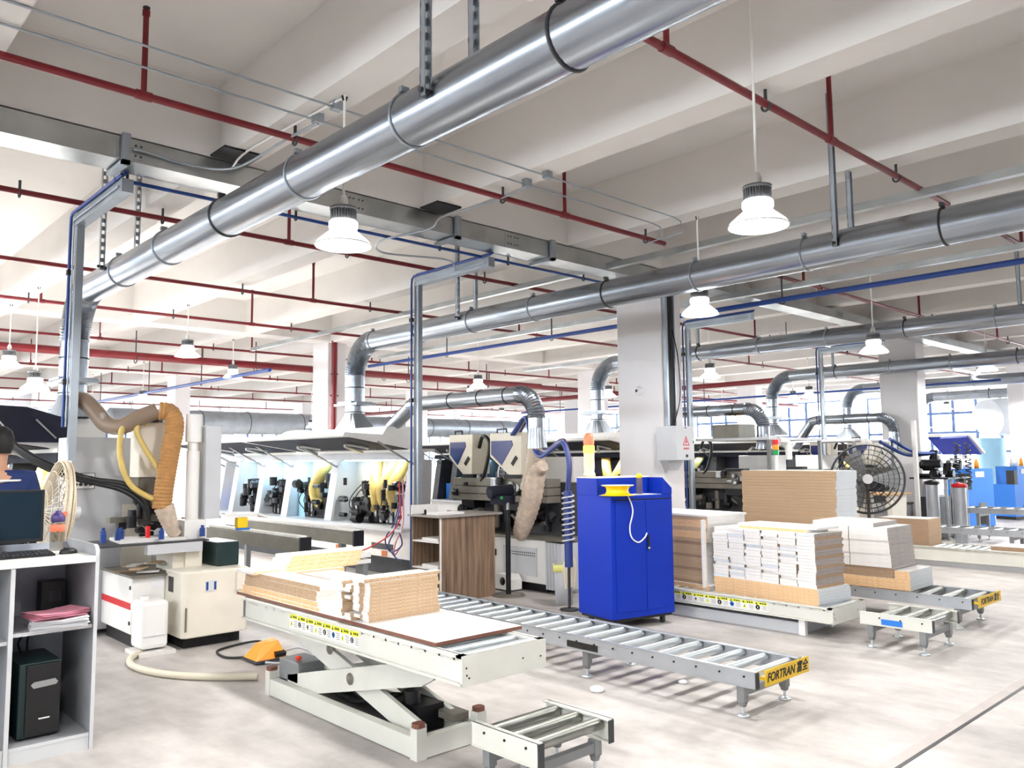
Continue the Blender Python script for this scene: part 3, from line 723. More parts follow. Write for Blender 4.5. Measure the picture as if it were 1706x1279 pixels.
MB().box(bx0,by0,.005,bx0+.06,by1,.115).build('base_rail', M['lift_white'], lt, bevel=.003)
MB().box(bx1-.06,by0,.005,bx1,by1,.115).build('base_rail', M['lift_white'], lt, bevel=.003)
MB().box(bx0+.06,by0,.005,bx1-.06,by0+.05,.115).build('base_rail', M['lift_white'], lt); MB().box(bx0+.06,by1-.05,.005,bx1-.06,by1,.115).build('base_rail', M['lift_white'], lt)
for x in (bx0,bx1-.06):
    for y in (by0,by1-.055):
        MB().box(x-.003,y-.003,.0,x+.063,y+.058,.165).build('corner_post', M['lift_white'], lt)
        MB().prism([(x+.01,y-.002),(x+.05,y-.002),(x+.063,y+.012),(x+.063,y+.045),(x+.05,y+.057),(x+.01,y+.057),(x-.003,y+.045),(x-.003,y+.012)],'Z',.1655,.19).build('rubber_stop', M['brownedge'], lt)
MB().box(bx0+.06,by0+.05,.006,bx1-.06,by1-.05,.012).build('base_pan', M['soot'], lt)
def arm(x, pts, hw, name='scissor_arm'):
    (y0,z0),(y1,z1) = pts; d = V((y1-y0,z1-z0)).normalized(); n = V((-d.y,d.x)); 
    P0 = V((y0,z0)); P1 = V((y1,z1))
    poly = [P0+n*hw*.5-d*.02, P0+n*hw*.9+d*.10, P1+n*hw*.9-d*.10, P1+n*hw*.5+d*.02, P1-n*hw*.9+d*.0, P0-n*hw*.9+d*.0]
    MB().prism([tuple(p) for p in poly],'X',x,x+.028).build(name, M['lift_white'], lt)
for x in (bx0+.065,bx1-.095): arm(x,((5.2,.09),(3.62,.455)),.075)
for x in (bx0+.1,bx1-.13): arm(x,((5.17,.455),(3.75,.085)),.07)
for y, z, x in ((4.42,.275,bx0+.062),(4.72,.40,bx0+.097)): MB().lathe([(0,-.012),(.022,-.012),(.022,-.006),(.034,-.006),(.036,0)],(x,y,z),16,axis='X').build('pivot_pin', M['olive'], lt)
MB().cyl((bx0+.065,4.41,.275),(bx1-.065,4.41,.275),.022,n=12).build('pivot_shaft', M['dgrey'], lt)
MB().cyl((2.92,4.9,.09),(2.92,4.3,.24),.035,n=14).cyl((2.92,4.3,.24),(2.92,4.0,.315),.02,n=12).build('hydraulic_cylinder', M['soot'], lt)
MB().box(2.84,3.86,.06,3.02,4.12,.2).cyl((2.86,4.2,.13),(3.02,4.2,.13),.06,n=16).cyl((2.88,3.98,.2),(2.88,3.98,.27),.05,n=14).build('pump_motor', M['soot'], lt)
MB().box(2.98,3.72,.118,3.095,3.95,.165).build('motor_cover', M['olive'], lt, bevel=.006)
for k in range(5): MB().tube(smooth_path([(2.8+.05*k,3.8+.05*k,.1),(2.83+.04*k,4.2,.17+.02*(k%2)),(2.86+.02*k,4.6,.08),(2.9,5.0,.1+.02*k)],6),.010,6).build('hydraulic_hose', M['black'], lt)
MB().box(2.74,5.07,.117,2.94,5.34,.25).build('control_box', M['frame_grey'], lt, bevel=.006)
MB().lathe([(0,.03),(.02,.028),(.024,.014),(.012,.012),(.012,0)],(2.79,5.16,.2505),16).build('stop_button', mat('red_orange_button',(250,70,40),.35,var=.02), lt)

BM = {'w':M['laminate'],'e':M['endwhite'],'c':M['chip'],'p':M['ply'],'b':M['brownedge'],'g':M['greyedge'],'f':M['greyface'],'d':M['chip_dark']}
def plank(x0,y0,z0,x1,y1,z1,mx,my,label,cat='board',group=None,rz=0,top='w',name='board',piv=None):
    c = ((x0+x1)/2,(y0+y1)/2,z0)
    mb = MB(); ms = [BM[top],BM[mx],BM[my]]
    mb.box(x0,y0,z0,x1,y1,z1,(1,1,2,2,0,0)); o = mb.build(name, ms, at=c)
    if rz:
        o.rotation_euler = (0,0,rz)
        if piv:
            d = V((c[0]-piv[0],c[1]-piv[1],0)); d.rotate(Matrix.Rotation(rz,3,'Z')); o.location = (piv[0]+d.x,piv[1]+d.y,z0)
    return tag(o,label,cat,group)
ORDN = ['lowest','second lowest','third lowest','fourth lowest','fifth lowest','sixth lowest','seventh lowest','eighth lowest','ninth lowest','tenth lowest','eleventh lowest','twelfth lowest','thirteenth lowest','fourteenth lowest','fifteenth lowest','sixteenth lowest','seventeenth lowest','eighteenth lowest','nineteenth lowest','twentieth lowest']
def rank(k, n):
    if k == n-1: return 'topmost'
    r = n-1-k
    if r < k:
        return {1:'second from the top',2:'third from the top',3:'fourth from the top',4:'fifth from the top',5:'sixth from the top',6:'seventh from the top',7:'eighth from the top',8:'ninth from the top',9:'tenth from the top',10:'eleventh from the top',11:'twelfth from the top'}.get(r, '%dth from the top' % (r+1))
    return ORDN[k] if k < len(ORDN) else '%dth lowest' % (k+1)
z = LZ+.0015
plank(2.625,3.42,z,3.235,5.78,z+.02,'b','b','large white panel with brown edges covering the foreground lift table')
zb = z+.0215
# front pile of short strips, narrow ends to the left
rows = 11; hh = .0205
for c in range(4):
    for r in range(rows):
        off = 0 if random.random() > .22 or c == 0 else random.uniform(.05,.12)
        ln = .50+random.uniform(-.008,.008)+(.02 if r < 3 else 0)
        xa = 2.655-.018*c+off+random.uniform(-.006,.006)+.02*(r/rows if c == 0 else 0)
        ya = 4.10+c*.066+(.012*(r-4)/rows if c == 0 and r > 4 else 0)
        plank(xa,ya,zb+r*hh,min(xa+ln,3.19),ya+.0645,zb+r*hh+hh-.0012,'e','c','narrow strip in the front pile on the lift, %s, %s column' % (rank(r,rows), ['nearest','second nearest','third nearest','farthest'][c]),'board','strips in the front pile')
zz = zb+rows*hh
plank(2.64,4.12,zz,3.2,4.175,zz+.02,'e','c','long chipboard strip lying topmost at the front of the strip pile')
plank(2.68,4.2,zz,3.14,4.27,zz+.019,'e','c','short chipboard strip lying on the back of the strip pile')
# left pile, edges along the lift
zc = zb
for k,(a,b,ya,yb,h) in enumerate(((2.635,2.86,4.62,5.74,.02),(2.645,2.86,4.655,5.73,.032),(2.655,2.85,4.70,5.72,.032),(2.655,2.85,4.69,5.71,.032),(2.66,2.85,4.66,5.69,.032))):
    plank(a,ya,zc,b,yb,zc+h-.001,'p' if k < 2 else 'c','e','white board with wooden edge in the left pile on the lift, %s' % rank(k,5),'board','left pile boards'); zc += h
# middle pile
zc = zb
for k in range(5):
    j = .01*k
    plank(2.9+j*.3,4.93+(.03 if k == 4 else 0),zc,3.17+j*.3,5.36,zc+.0265,'c' if k > 2 else 'p','e','white board in the middle pile on the lift, %s' % rank(k,5),'board','middle pile boards'); zc += .0275
# back pile on the far end of the lift, boards pointing away to the right
zc = zb
for k in range(5):
    plank(2.68-.0*k,5.42,zc,3.3,5.76,zc+.027,'c','p','board under the crosswise pile at the far end of the lift, %s' % rank(k,5),'board','far pile lower boards'); zc += .028
for k,(dx,ln) in enumerate(((.16,.6),(.17,.62),(.2,.6),(.22,.6))):
    plank(2.68+dx,5.46+.01*k,zc,2.68+dx+ln,5.74,zc+.026,'e','p','crosswise board with light edge, far end of the lift, %s' % rank(k,4),'board','crosswise boards'); zc += .027
plank(2.62,5.5,zc-.108-.0,2.83,5.78,zc-.108+.02,'e','p','small white offcut beside the crosswise boards, far end of the lift')

# ------------------------------------------------------------------ roller conveyors
def leg_at(t, x, y, ztop, w=.05):
    MB().box(x-w/2,y-w/2,.085,x+w/2,y+w/2,ztop).cyl((x,y,.06),(x,y,.085),.022,.03,10).build('leg', M['frame_grey'], t)
    MB().cyl((x,y,.012),(x,y,.07),.010,n=8).lathe([(0,.02),(.018,.018),(.04,.008),(.04,.001),(0,.001)],(x,y,0),16).build('levelling_foot', M['roller'], t)
def conveyor(x0, x1, y0, y1, z1, pitch, rr, label, legs, h=.1, sign=True, rm='roller', end=True, railm='alu', group='roller conveyors'):
    t = thing('roller_conveyor', label, 'roller conveyor', ((x0+x1)/2,(y0+y1)/2,0), group=group)
    for xa, s in ((x0,1),(x1,-1)):
        MB().box(xa+s*.004,y0,z1-h,xa+s*.012,y1,z1).box(xa,y0,z1-.008,xa+s*.04,y1,z1).box(xa,y0,z1-h,xa+s*.04,y1,z1-h+.008).build('side_rail', M[railm], t)
    n = int((y1-y0-.1)/pitch)+1; mb = MB()
    for k in range(n):
        y = y0+.075+k*pitch
        MB().cyl((x0+.03,y,z1-.035),(x1-.03,y,z1-.035),rr,n=16).cyl((x0+.012,y,z1-.035),(x1-.012,y,z1-.035),.009,n=8).build('roller', M[rm], t)
        mb.cyl((x0-.001,y,z1-.035),(x0+.004,y,z1-.035),.007,n=8)
    mb.build('axle_end', M['soot'], t)
    for y in legs:
        leg_at(t, x0+.035, y, z1-h); leg_at(t, x1-.035, y, z1-h)
        MB().box(x0+.06,y-.02,z1-h-.06,x1-.06,y+.02,z1-h-.015).build('cross_bar', M['frame_grey'], t)
    if end: MB().box(x0+.005,y0-.006,z1-h,x0+.045,y0-.001,z1-.004).box(x1-.045,y0-.006,z1-h,x1-.005,y0-.001,z1-.004).build('end_cap', M['dgrey'], t)
    if sign:
        s = MB().box(x0+.05,y0-.045,z1-.085,x1+.012,y0-.04,z1+.012).box(x0+.06,y0-.045,z1-.05,x0+.065,y0,z1-.03).box(x1-.03,y0-.045,z1-.05,x1-.025,y0,z1-.03).build('name_plate', M['signy'], t)
        text('plate_lettering', 'FORTRAN 富全', .074, 'ink', s, ((x0+x1)/2+.03,y0-.0458,z1-.038), (1,0,0), (0,0,1), shear=.25, off=.0018)
    return t
cv = conveyor(4.55, 5.13, 2.75, 8.3, .285, .175, .027, 'long roller conveyor with a yellow plate running diagonally across the floor', [2.86,4.15,5.5,6.85,8.1], sign=True)
MB().box(4.549,4.02,.20,4.5535,4.32,.245).build('data_plate', M['ink'], cv)
MB().box(4.549,5.7,.20,4.5535,5.85,.245).build('data_plate', M['dgrey'], cv)
# name plate glyphs sit on the plate that faces the camera
cs = conveyor(2.735, 3.285, 2.80, 3.27, .28, .15, .032, 'short three-roller conveyor at the bottom edge beside the lift', [2.9,3.17], h=.115, sign=False, rm='roller_dark', railm='lift_white')
MB().box(2.79,3.16,.19,3.24,3.175,.27).build('cross_bar', M['lift_white'], cs)
# ------------------------------------------------------------------ things on the floor
t = thing('foot_pedal', 'orange foot switch on the floor behind the lift base', 'foot switch', (3.12,6.3,0))
MB().prism([(6.18,.012),(6.46,.012),(6.46,.03),(6.18,.03)],'X',2.98,3.26).build('base', M['dgrey'], t)
mb = MB(); ov = [(2.99,6.2,.03),(3.25,6.2,.03),(3.25,6.44,.03),(2.99,6.44,.03),(3.06,6.27,.14),(3.2,6.25,.155),(3.22,6.4,.155),(3.08,6.41,.13)]
mb.add(ov,[(0,1,5,4),(1,2,6,5),(2,3,7,6),(3,0,4,7),(4,5,6,7)]).build('guard', M['orange'], t, bevel=.01)
MB().obox((3.19,6.21,.06),(.09,.05,.03),rx=.3).build('pedal', M['black'], t)
tag(MB().tube(smooth_path([(3.22,6.4,.05),(3.36,6.75,.012),(3.37,6.97,.012),(3.15,6.96,.012),(2.95,6.85,.012),(2.91,6.59,.012),(3.02,6.47,.014),(3.02,6.44,.03)],8),.010,6).build('pedal_cable', M['black'], at=(3.2,6.7,.012)),'black cable looping on the floor behind the orange foot switch','cable')
tag(MB().tube(smooth_path([(3.24,6.3,.05),(3.36,6.2,.08),(3.42,6.08,.03),(3.3,6.02,.014),(3.12,6.1,.014),(3.05,6.17,.02)],8),.011,6).build('pedal_cable', M['mgrey'], at=(3.3,6.1,.02)),'pale grey cable coiled beside the orange foot switch','cable')
tag(MB().tube(smooth_path([(2.62,7.45,.06),(2.5,7.27,.03),(2.39,7.15,.028),(2.28,6.95,.028),(2.25,6.69,.028),(2.33,6.36,.028),(2.52,6.05,.028),(2.8,5.78,.028)],8),.026,10).build('floor_hose', M['hose_white'], at=(2.3,6.6,.028)),'stiff beige pipe curving over the floor by the white tank','hose')
for p, s, lb in (((4.35,3.85),.045,'crumpled white scrap under the long conveyor'),((4.93,3.55),.03,'small white bit on the floor under the conveyor rail')):
    mb = MB().lathe([(0,.5),(.5,.42),(.9,.3),(1,.12),(.85,.0),(0,0)],(0,0,0),9)
    mb.v = [(p[0]+q[0]*s*(1+.3*random.random()),p[1]+q[1]*s*(1+.3*random.random()),.002+q[2]*s*1.7) for q in mb.v]
    tag(mb.build('paper_scrap', M['paper'], at=(p[0],p[1],0)), lb, 'scrap')
tag(MB().obox((5.9,3.25,.004),(.22,.03,.004),rz=.2).build('paper_scrap', M['paper'], at=(5.9,3.25,0)),'thin white strip lying on the bare floor at right','scrap')
# ------------------------------------------------------------------ right-hand lift and its piles
lb = lift_table(6.95, 7.60, 3.42, 6.0, .275, .135, 'lowered off-white lift table right of the blue cabinet, under the white board piles')
warning_strip(lb, 6.9715, 5.15, 4.05, .165, .25)
MB().box(7.02,3.75,.0,7.53,5.8,.10).build('base_frame', M['mgrey'], lb); MB().box(6.99,3.70,.0,7.04,3.76,.139).build('corner_post', M['white'], lb); MB().box(7.5,3.70,0,7.55,3.76,.139).build('corner_post', M['white'], lb)
zb = .2555
def turned(k): return None
PV = (6.98,3.58); RZ = -.11
def pk(*a, **k): return plank(*a, rz=RZ, piv=PV, **k)
# front pile: long boards below, then rows of short white boards
z = zb
for k in range(6):
    pk(6.99,3.56+random.uniform(-.006,.006),z,7.5,4.72+random.uniform(-.01,.01),z+.026,'p','f','orange-edged long board under the block pile, %s' % rank(k,6),group='long boards under the white pile'); z += .0272
zs = z; cw = .192; rows = 17
for c in range(6):
    zc = zs
    for r in range(rows):
        h = .0285
        if c == 0: ya = 3.59+.004*sin(r*.9)+.0012*(rows-r)*0
        else: ya = 3.59+c*cw
        off = random.choice((0,0,0,.012,.03)); yb2 = ya+cw-random.choice((.004,.004,.012))
        if c == 0: off = .004+random.uniform(0,.014)
        shade = random.random()
        pk(7.0+off,ya+(0 if c == 0 else .0),zc,7.46+random.uniform(-.02,.02),yb2,zc+h-.0016,'e' if shade < .93 else 'f','g' if r % 3 else 'd','white block pile board, %s, %s column from its right end' % (rank(r,rows), ['first','second','third','fourth','fifth','sixth'][c]),group='blocks in the white pile')
        zc += h
zt2 = zs+rows*.0285
pk(7.06,3.7,zt2,7.4,4.45,zt2+.026,'p','e','board with an orange edge lying on top of the white block pile')
pk(7.1,3.62,zt2+.027,7.45,4.5,zt2+.045,'e','e','thin white board lying topmost on the white block pile')
# left pile on the same lift, wooden edges to the front
z = zb
pk(6.99,4.78,z,7.55,5.9,z+.05,'p','e','thick wooden base board under the left pile on the right lift'); z += .051
for k in range(13):
    pk(7.02+random.uniform(0,.012),4.86,z,7.55,5.56+random.uniform(0,.03),z+.032,'c' if k % 4 else 'd','e','chipboard-edged board in the left pile on the right lift, lower part, %s' % rank(k,13),group='left pile boards, lower'); z += .0328
for k in range(7):
    pk(7.0+random.uniform(0,.012),4.80,z,7.6,5.75+random.uniform(0,.02),z+.036,'p' if k % 3 else 'c','e','wider board in the left pile on the right lift, upper part, %s' % rank(k,7),group='left pile boards, upper'); z += .037
pk(6.99,4.79,z,7.62,5.8,z+.02,'e','e','white cover board topmost on the left pile of the right lift')
tag(plank(6.985,4.74,zb+.051,7.03,4.765,z-.02,'e','e','x'),'narrow white board standing upright between the two piles on the right lift','board').rotation_euler = (0,0,RZ)

# third conveyor with a tidy white pile and the yellow plate
c3 = conveyor(8.22, 8.88, 2.72, 6.4, .285, .2, .032, 'roller conveyor with a yellow plate behind the short one at right', [2.85,4.35,6.2], sign=True, rm='roller_dark')
MB().box(8.219,4.02,.205,8.2235,4.25,.25).build('data_plate', M['ink'], c3)
z = .2855
for k in range(3):
    plank(8.30,3.28+.002*k,z,8.86,4.2,z+.034,'p','f','long board with wooden edge under the tidy white pile, %s' % rank(k,3),group='tidy pile base boards'); z += .035
z0 = z
for k in range(3): plank(8.30,3.28+.003*k,z,8.86,3.43,z+.026,'p','f','short white-ended offcut before the tidy white pile, %s' % rank(k,3),group='tidy pile offcuts'); z += .027
z = z0
for k in range(3): plank(8.31,3.44,z,8.88,4.22,z+.032,'d','g','dark-edged board low in the tidy white pile, %s' % rank(k,3),group='tidy pile dark boards'); z += .033
for c,(ya,yb2) in enumerate(((3.45,3.84),(3.845,4.25))):
    zc = z
    for k in range(9):
        plank(8.30+.004*(k%3)-.001*k,ya-(.03*(8-k)/9 if c == 0 else 0)+.03,zc,8.89,yb2+(.03 if c else .028),zc+.0425,'e','g','white board in the tidy pile on the far conveyor, %s, %s half' % (rank(k,9),'right' if c == 0 else 'left'),group='tidy pile boards'); zc += .0435
zt3 = z+9*.0435
plank(8.31,3.62,zt3,8.88,4.26,zt3+.04,'e','g','thick white board topmost on the tidy pile'); plank(8.36,3.66,zt3+.041,8.8,4.2,zt3+.052,'e','e','thin white sheet on the tidy pile')
# short conveyor in front of it
c2 = conveyor(6.95, 7.55, 2.60, 3.18, .285, .17, .036, 'short three-roller conveyor standing alone at the right', [2.68,3.1], h=.1, sign=False, rm='roller_dark', railm='lift_white')
MB().box(6.949,2.83,.20,6.9535,3.0,.245).build('blue_label', M['ltblue'], c2)
# big light-brown pile behind
t = thing('pallet', 'timber pallet under the tall brown-edged pile', 'pallet', (9.95,5.25,0))
MB().box(9.62,4.6,.1,10.25,5.95,.125).build('deck', M['timber'], t)
for y in (4.62,5.2,5.83): MB().box(9.62,y,0,10.25,y+.1,.0995).build('bearer', M['timber'], t)
z = .1255; NB = 34
for k in range(NB):
    e = random.uniform(-.008,.008); lean = .0012*(NB-k)
    plank(9.65+e,4.62+lean+random.uniform(-.004,.004)+(.0 if k % 7 else .012),z,10.2+e,5.92+random.uniform(-.004,.004),z+.0372,'c','f','brown-edged board in the tall pile behind, %s' % rank(k,NB),group='boards of the tall brown pile'); z += .038

# ------------------------------------------------------------------ blue control cabinet
bc = thing('blue_cabinet', 'blue steel tool cabinet on wheels with a yellow tape reel on its ledge', 'cabinet', (5.91,5.02,0), rz=-.19)
R = Matrix.Rotation(-.19,3,'Z')
def L2(x,y,z): p = R @ V((x,y,z)); return (5.91+p.x,5.02+p.y,z)
class LB(MB):
    def build(s, name, mats, parent=None, bevel=0, at=None):
        s.v = [L2(*p) for p in s.v]; return MB.build(s, name, mats, parent, bevel, at)
W, D = .77, .53
LB().box(0,0,.1,W,D,1.24).build('body', M['blue'], bc, bevel=.006)
LB().box(0,.2,1.2405,W-.12,.225,1.405).box(0,.2,1.2405,.02,D,1.405).prism([(.2,1.2405),(D,1.2405),(D,1.405),(.2,1.405)],'X',W-.14,W-.12).build('upper_panel', M['blue'], bc)
LB().prism([(W-.119,1.2405),(W,1.2405),(W,1.30),(W-.119,1.405)],'Y',.0,D,0).box(0.02,D-.02,1.2405,W-.14,D,1.405).build('side_cheek', M['blue'], bc)
LB().box(0,.1995,1.405,W-.119,D,1.415).build('top_cap', M['white'], bc)
LB().box(0.02,.02,1.241,W-.12,.199,1.245).build('ledge_lip', M['white'], bc)
for a, b, nm in ((.05,.415,'door'),(.421,.735,'door')):
    d = LB().box(a,-.008,.16,b,-.0005,1.19).build(nm, M['blue'], bc, bevel=.003)
    if a > .3: LB().box(.43,-.02,.72,.452,-.0085,.86).build('handle', M['black'], d); LB().lathe([(0,-.03),(.012,-.028),(.013,-.02)],(.441,0,.735),10,axis='Y').build('lock', M['steel'], d)
LB().box(.02,.02,.075,W-.02,D-.02,.0995).build('plinth', M['black'], bc)
for x in (.1,W-.1):
    for y in (.07,D-.07): LB().cyl((x-.012,y,.03),(x+.012,y,.03),.03,n=16).box(x-.018,y-.02,.03,x+.018,y+.02,.0745).build('caster', M['dgrey'], bc)
LB().box(.03,-.003,1.195,W-.03,-.0005,1.205).build('door_gap', M['ink'], bc)
# tape reel
c = L2(.1,.02,0)
t = thing('tape_reel', 'yellow plastic reel lying on the blue cabinet ledge', 'reel', (c[0],c[1],1.246))
MB().lathe([(.02,0),(.16,0),(.16,.004),(.12,.012),(.105,.035),(.105,.06),(.12,.083),(.15,.089),(.15,.093),(.02,.093),(.02,0)],(c[0],c[1],1.2465),32).build('spool', M['yellow'], t)
MB().lathe([(.155,.094),(.155,.097),(.03,.097),(.03,.094),(.155,.094)],(c[0],c[1],1.2465),28).build('flange', M['white'], t)
c = L2(.44,.10,0)
t = thing('glue_bottle', 'small clear bottle with a yellow cap on the blue cabinet ledge', 'bottle', (c[0],c[1],1.246))
MB().lathe([(0,.001),(.03,.001),(.032,.01),(.032,.14),(.025,.155)],(c[0],c[1],1.2455),18).build('body', M['bottle'], t); MB().lathe([(.024,.155),(.03,.157),(.03,.185),(.015,.2),(0,.2)],(c[0],c[1],1.2455),18).build('cap', M['yellow'], t)
cp = [L2(.2,-.015,1.235),L2(.24,-.03,1.1),L2(.2,-.03,.95),L2(.22,-.03,.85),L2(.3,-.03,.80),L2(.38,-.03,.84),L2(.42,-.018,.88)]
tag(MB().tube(smooth_path([L2(.19,.02,1.26)]+cp,8),.007,7).build('white_cable', M['white'], at=cp[2]),'white cable hanging in a loop over the blue cabinet doors','cable')
c = L2(.06,.4,0)
t = thing('warning_beacon', 'plastic-wrapped beacon with a glowing orange band on the blue cabinet', 'beacon', (c[0],c[1],1.4155))
MB().lathe([(0,.001),(.062,.001),(.06,.03),(.05,.05),(.055,.1),(.052,.2),(.054,.232)],(c[0],c[1],1.4158),18).build('wrapped_column', M['plasticwrap'], t)
MB().lathe([(.05,.233),(.055,.24),(.055,.3),(.05,.307)],(c[0],c[1],1.4158),18).build('lit_band', M['beacon'], t)
MB().lathe([(.05,.308),(.054,.33),(.05,.39),(.03,.425),(0,.43)],(c[0],c[1],1.4158),18).build('red_cap', M['beacon_red'], t)
# yellow-lined bin, coiled air line and hose bundle left of the cabinet
t = thing('waste_bin', 'white bin with a pale yellow rim and plastic scraps left of the blue cabinet', 'bin', (6.66,6.36,0))
MB().lathe([(0,.002),(.13,.002),(.15,.42),(.145,.42),(.126,.01),(0,.01)],(6.66,6.36,0),4).build('body', M['mgrey'], t)
MB().lathe([(.151,.36),(.158,.36),(.16,.425),(.14,.43),(.14,.425)],(6.66,6.36,0),4).build('rim', mat('pale_yellow_liner',(226,224,130),.6,var=.05), t)
mb = MB()
for k in range(7): mb.tube(smooth_path([(6.6+.03*k,6.3+.02*(k%3),.36),(6.57+.02*k,6.24,.5+.02*(k%2)),(6.5+.03*k,6.2,.38-.05*(k%3)),(6.52+.02*k,6.19,.2+.04*(k%2))],5),.016,6)
mb.build('plastic_scraps', M['plasticwrap'], t)
t = thing('air_regulator', 'blue cylinder wound with a pale coiled air line left of the blue cabinet', 'air line', (6.42,6.05,.4))
MB().cyl((6.42,6.05,.45),(6.42,6.05,1.25),.045,n=16).build('cylinder', M['hose_blue'], t)
MB().cyl((6.42,6.05,.0),(6.42,6.05,.45),.016,n=10).lathe([(0,.02),(.1,.015),(.1,.0),(0,0)],(6.42,6.05,.001),20).build('stand', M['dgrey'], t)
MB().tube([(6.42+.062*cos(a*.5),6.05+.062*sin(a*.5),.7+.0045*a) for a in range(118)],.010,6).build('coil', M['mgrey'], t)
for k,(cl,r) in enumerate((('hose_blue',.02),('hose_blue',.018),('mgrey',.012),('purple',.017))):
    o = .04*k
    tag(MB().tube(smooth_path([(6.95+o,7.5,1.9),(6.85+o,7.15,2.1+.01*k),(6.75+o,6.95,1.8),(6.65+o,6.7,1.62+.03*k),(6.55+o*.7,6.35,1.73+.025*k),(6.44+o*.4,6.13,1.76),(6.4+o*.3,6.02,1.55),(6.41+o*.2,6.05,1.25)],8),r,8).build('hose_bundle', M[cl], at=(6.65+o,6.7,1.65)),'%s hose sagging from the machine head to the blue cabinet' % ['thick','second thickest','pale','purplish'][k],'hose')

# ------------------------------------------------------------------ walnut work cabinet
wc = thing('walnut_cabinet', 'walnut-veneer work cabinet with open shelves in front of the cyan machine', 'cabinet', (6.05,7.55,0))
a0, a1, b0, b1, h = 5.66, 6.5, 7.3, 7.86, .945
MB().box(a0+.01,b0+.012,.0,a1-.01,b0+.03,h).build('side_panel', M['walnut'], wc); MB().box(a0+.01,b1-.03,0,a1-.01,b1-.012,h).build('side_panel', M['walnut'], wc)
MB().box(a1-.03,b0+.031,0,a1-.012,b1-.031,h).build('back_panel', M['walnut'], wc)
MB().box(a0+.008,b0+.002,0,a0+.026,b0+.011,h).build('edge_strip', M['white'], wc)
for z in (.08,.36,.66): MB().box(a0+.012,b0+.031,z,a1-.031,b1-.031,z+.018).build('shelf', M['endwhite'], wc)
MB().box(a0-.03,b0-.03,h+.001,a1+.08,b1+.02,h+.025).build('table_top', mat('grey_worktop',(150,144,140),.5,var=.08), wc, bevel=.002)
MB().box(a0+.04,b0+.08,h+.0255,a0+.42,b0+.3,h+.05).build('x', M['white'], None, at=(a0+.2,b0+.2,h+.0255))
bpy.data.objects['x'].name = 'parts_tray'; tag(bpy.data.objects['parts_tray'],'flat white tray lying on the walnut cabinet','tray')
t = thing('upright_panel', 'white board leaning upright at the back of the walnut cabinet top', 'board', (a0+.1,b1-.05,h+.026)); MB().box(a0-.02,b1-.06,h+.0255,a0+.36,b1-.04,h+.13).build('panel', M['white'], t)
t = thing('stapler', 'small black tool beside the white board on the walnut cabinet', 'tool', (a0+.1,b1-.2,h+.026)); MB().box(a0+.05,b1-.22,h+.0255,a0+.07,b1-.2,h+.08).box(a0+.03,b1-.23,h+.0255,a0+.09,b1-.19,h+.035).build('body', M['black'], t)
for k,(z,lb_) in enumerate(((.678,'upper'),(.378,'middle'))):
    tag(plank(a0+.05,b0+.1,z+.0005,a0+.4,b0+.4,z+.03,'e','e','x'),'white sheets on the %s shelf of the walnut cabinet' % lb_,'papers')

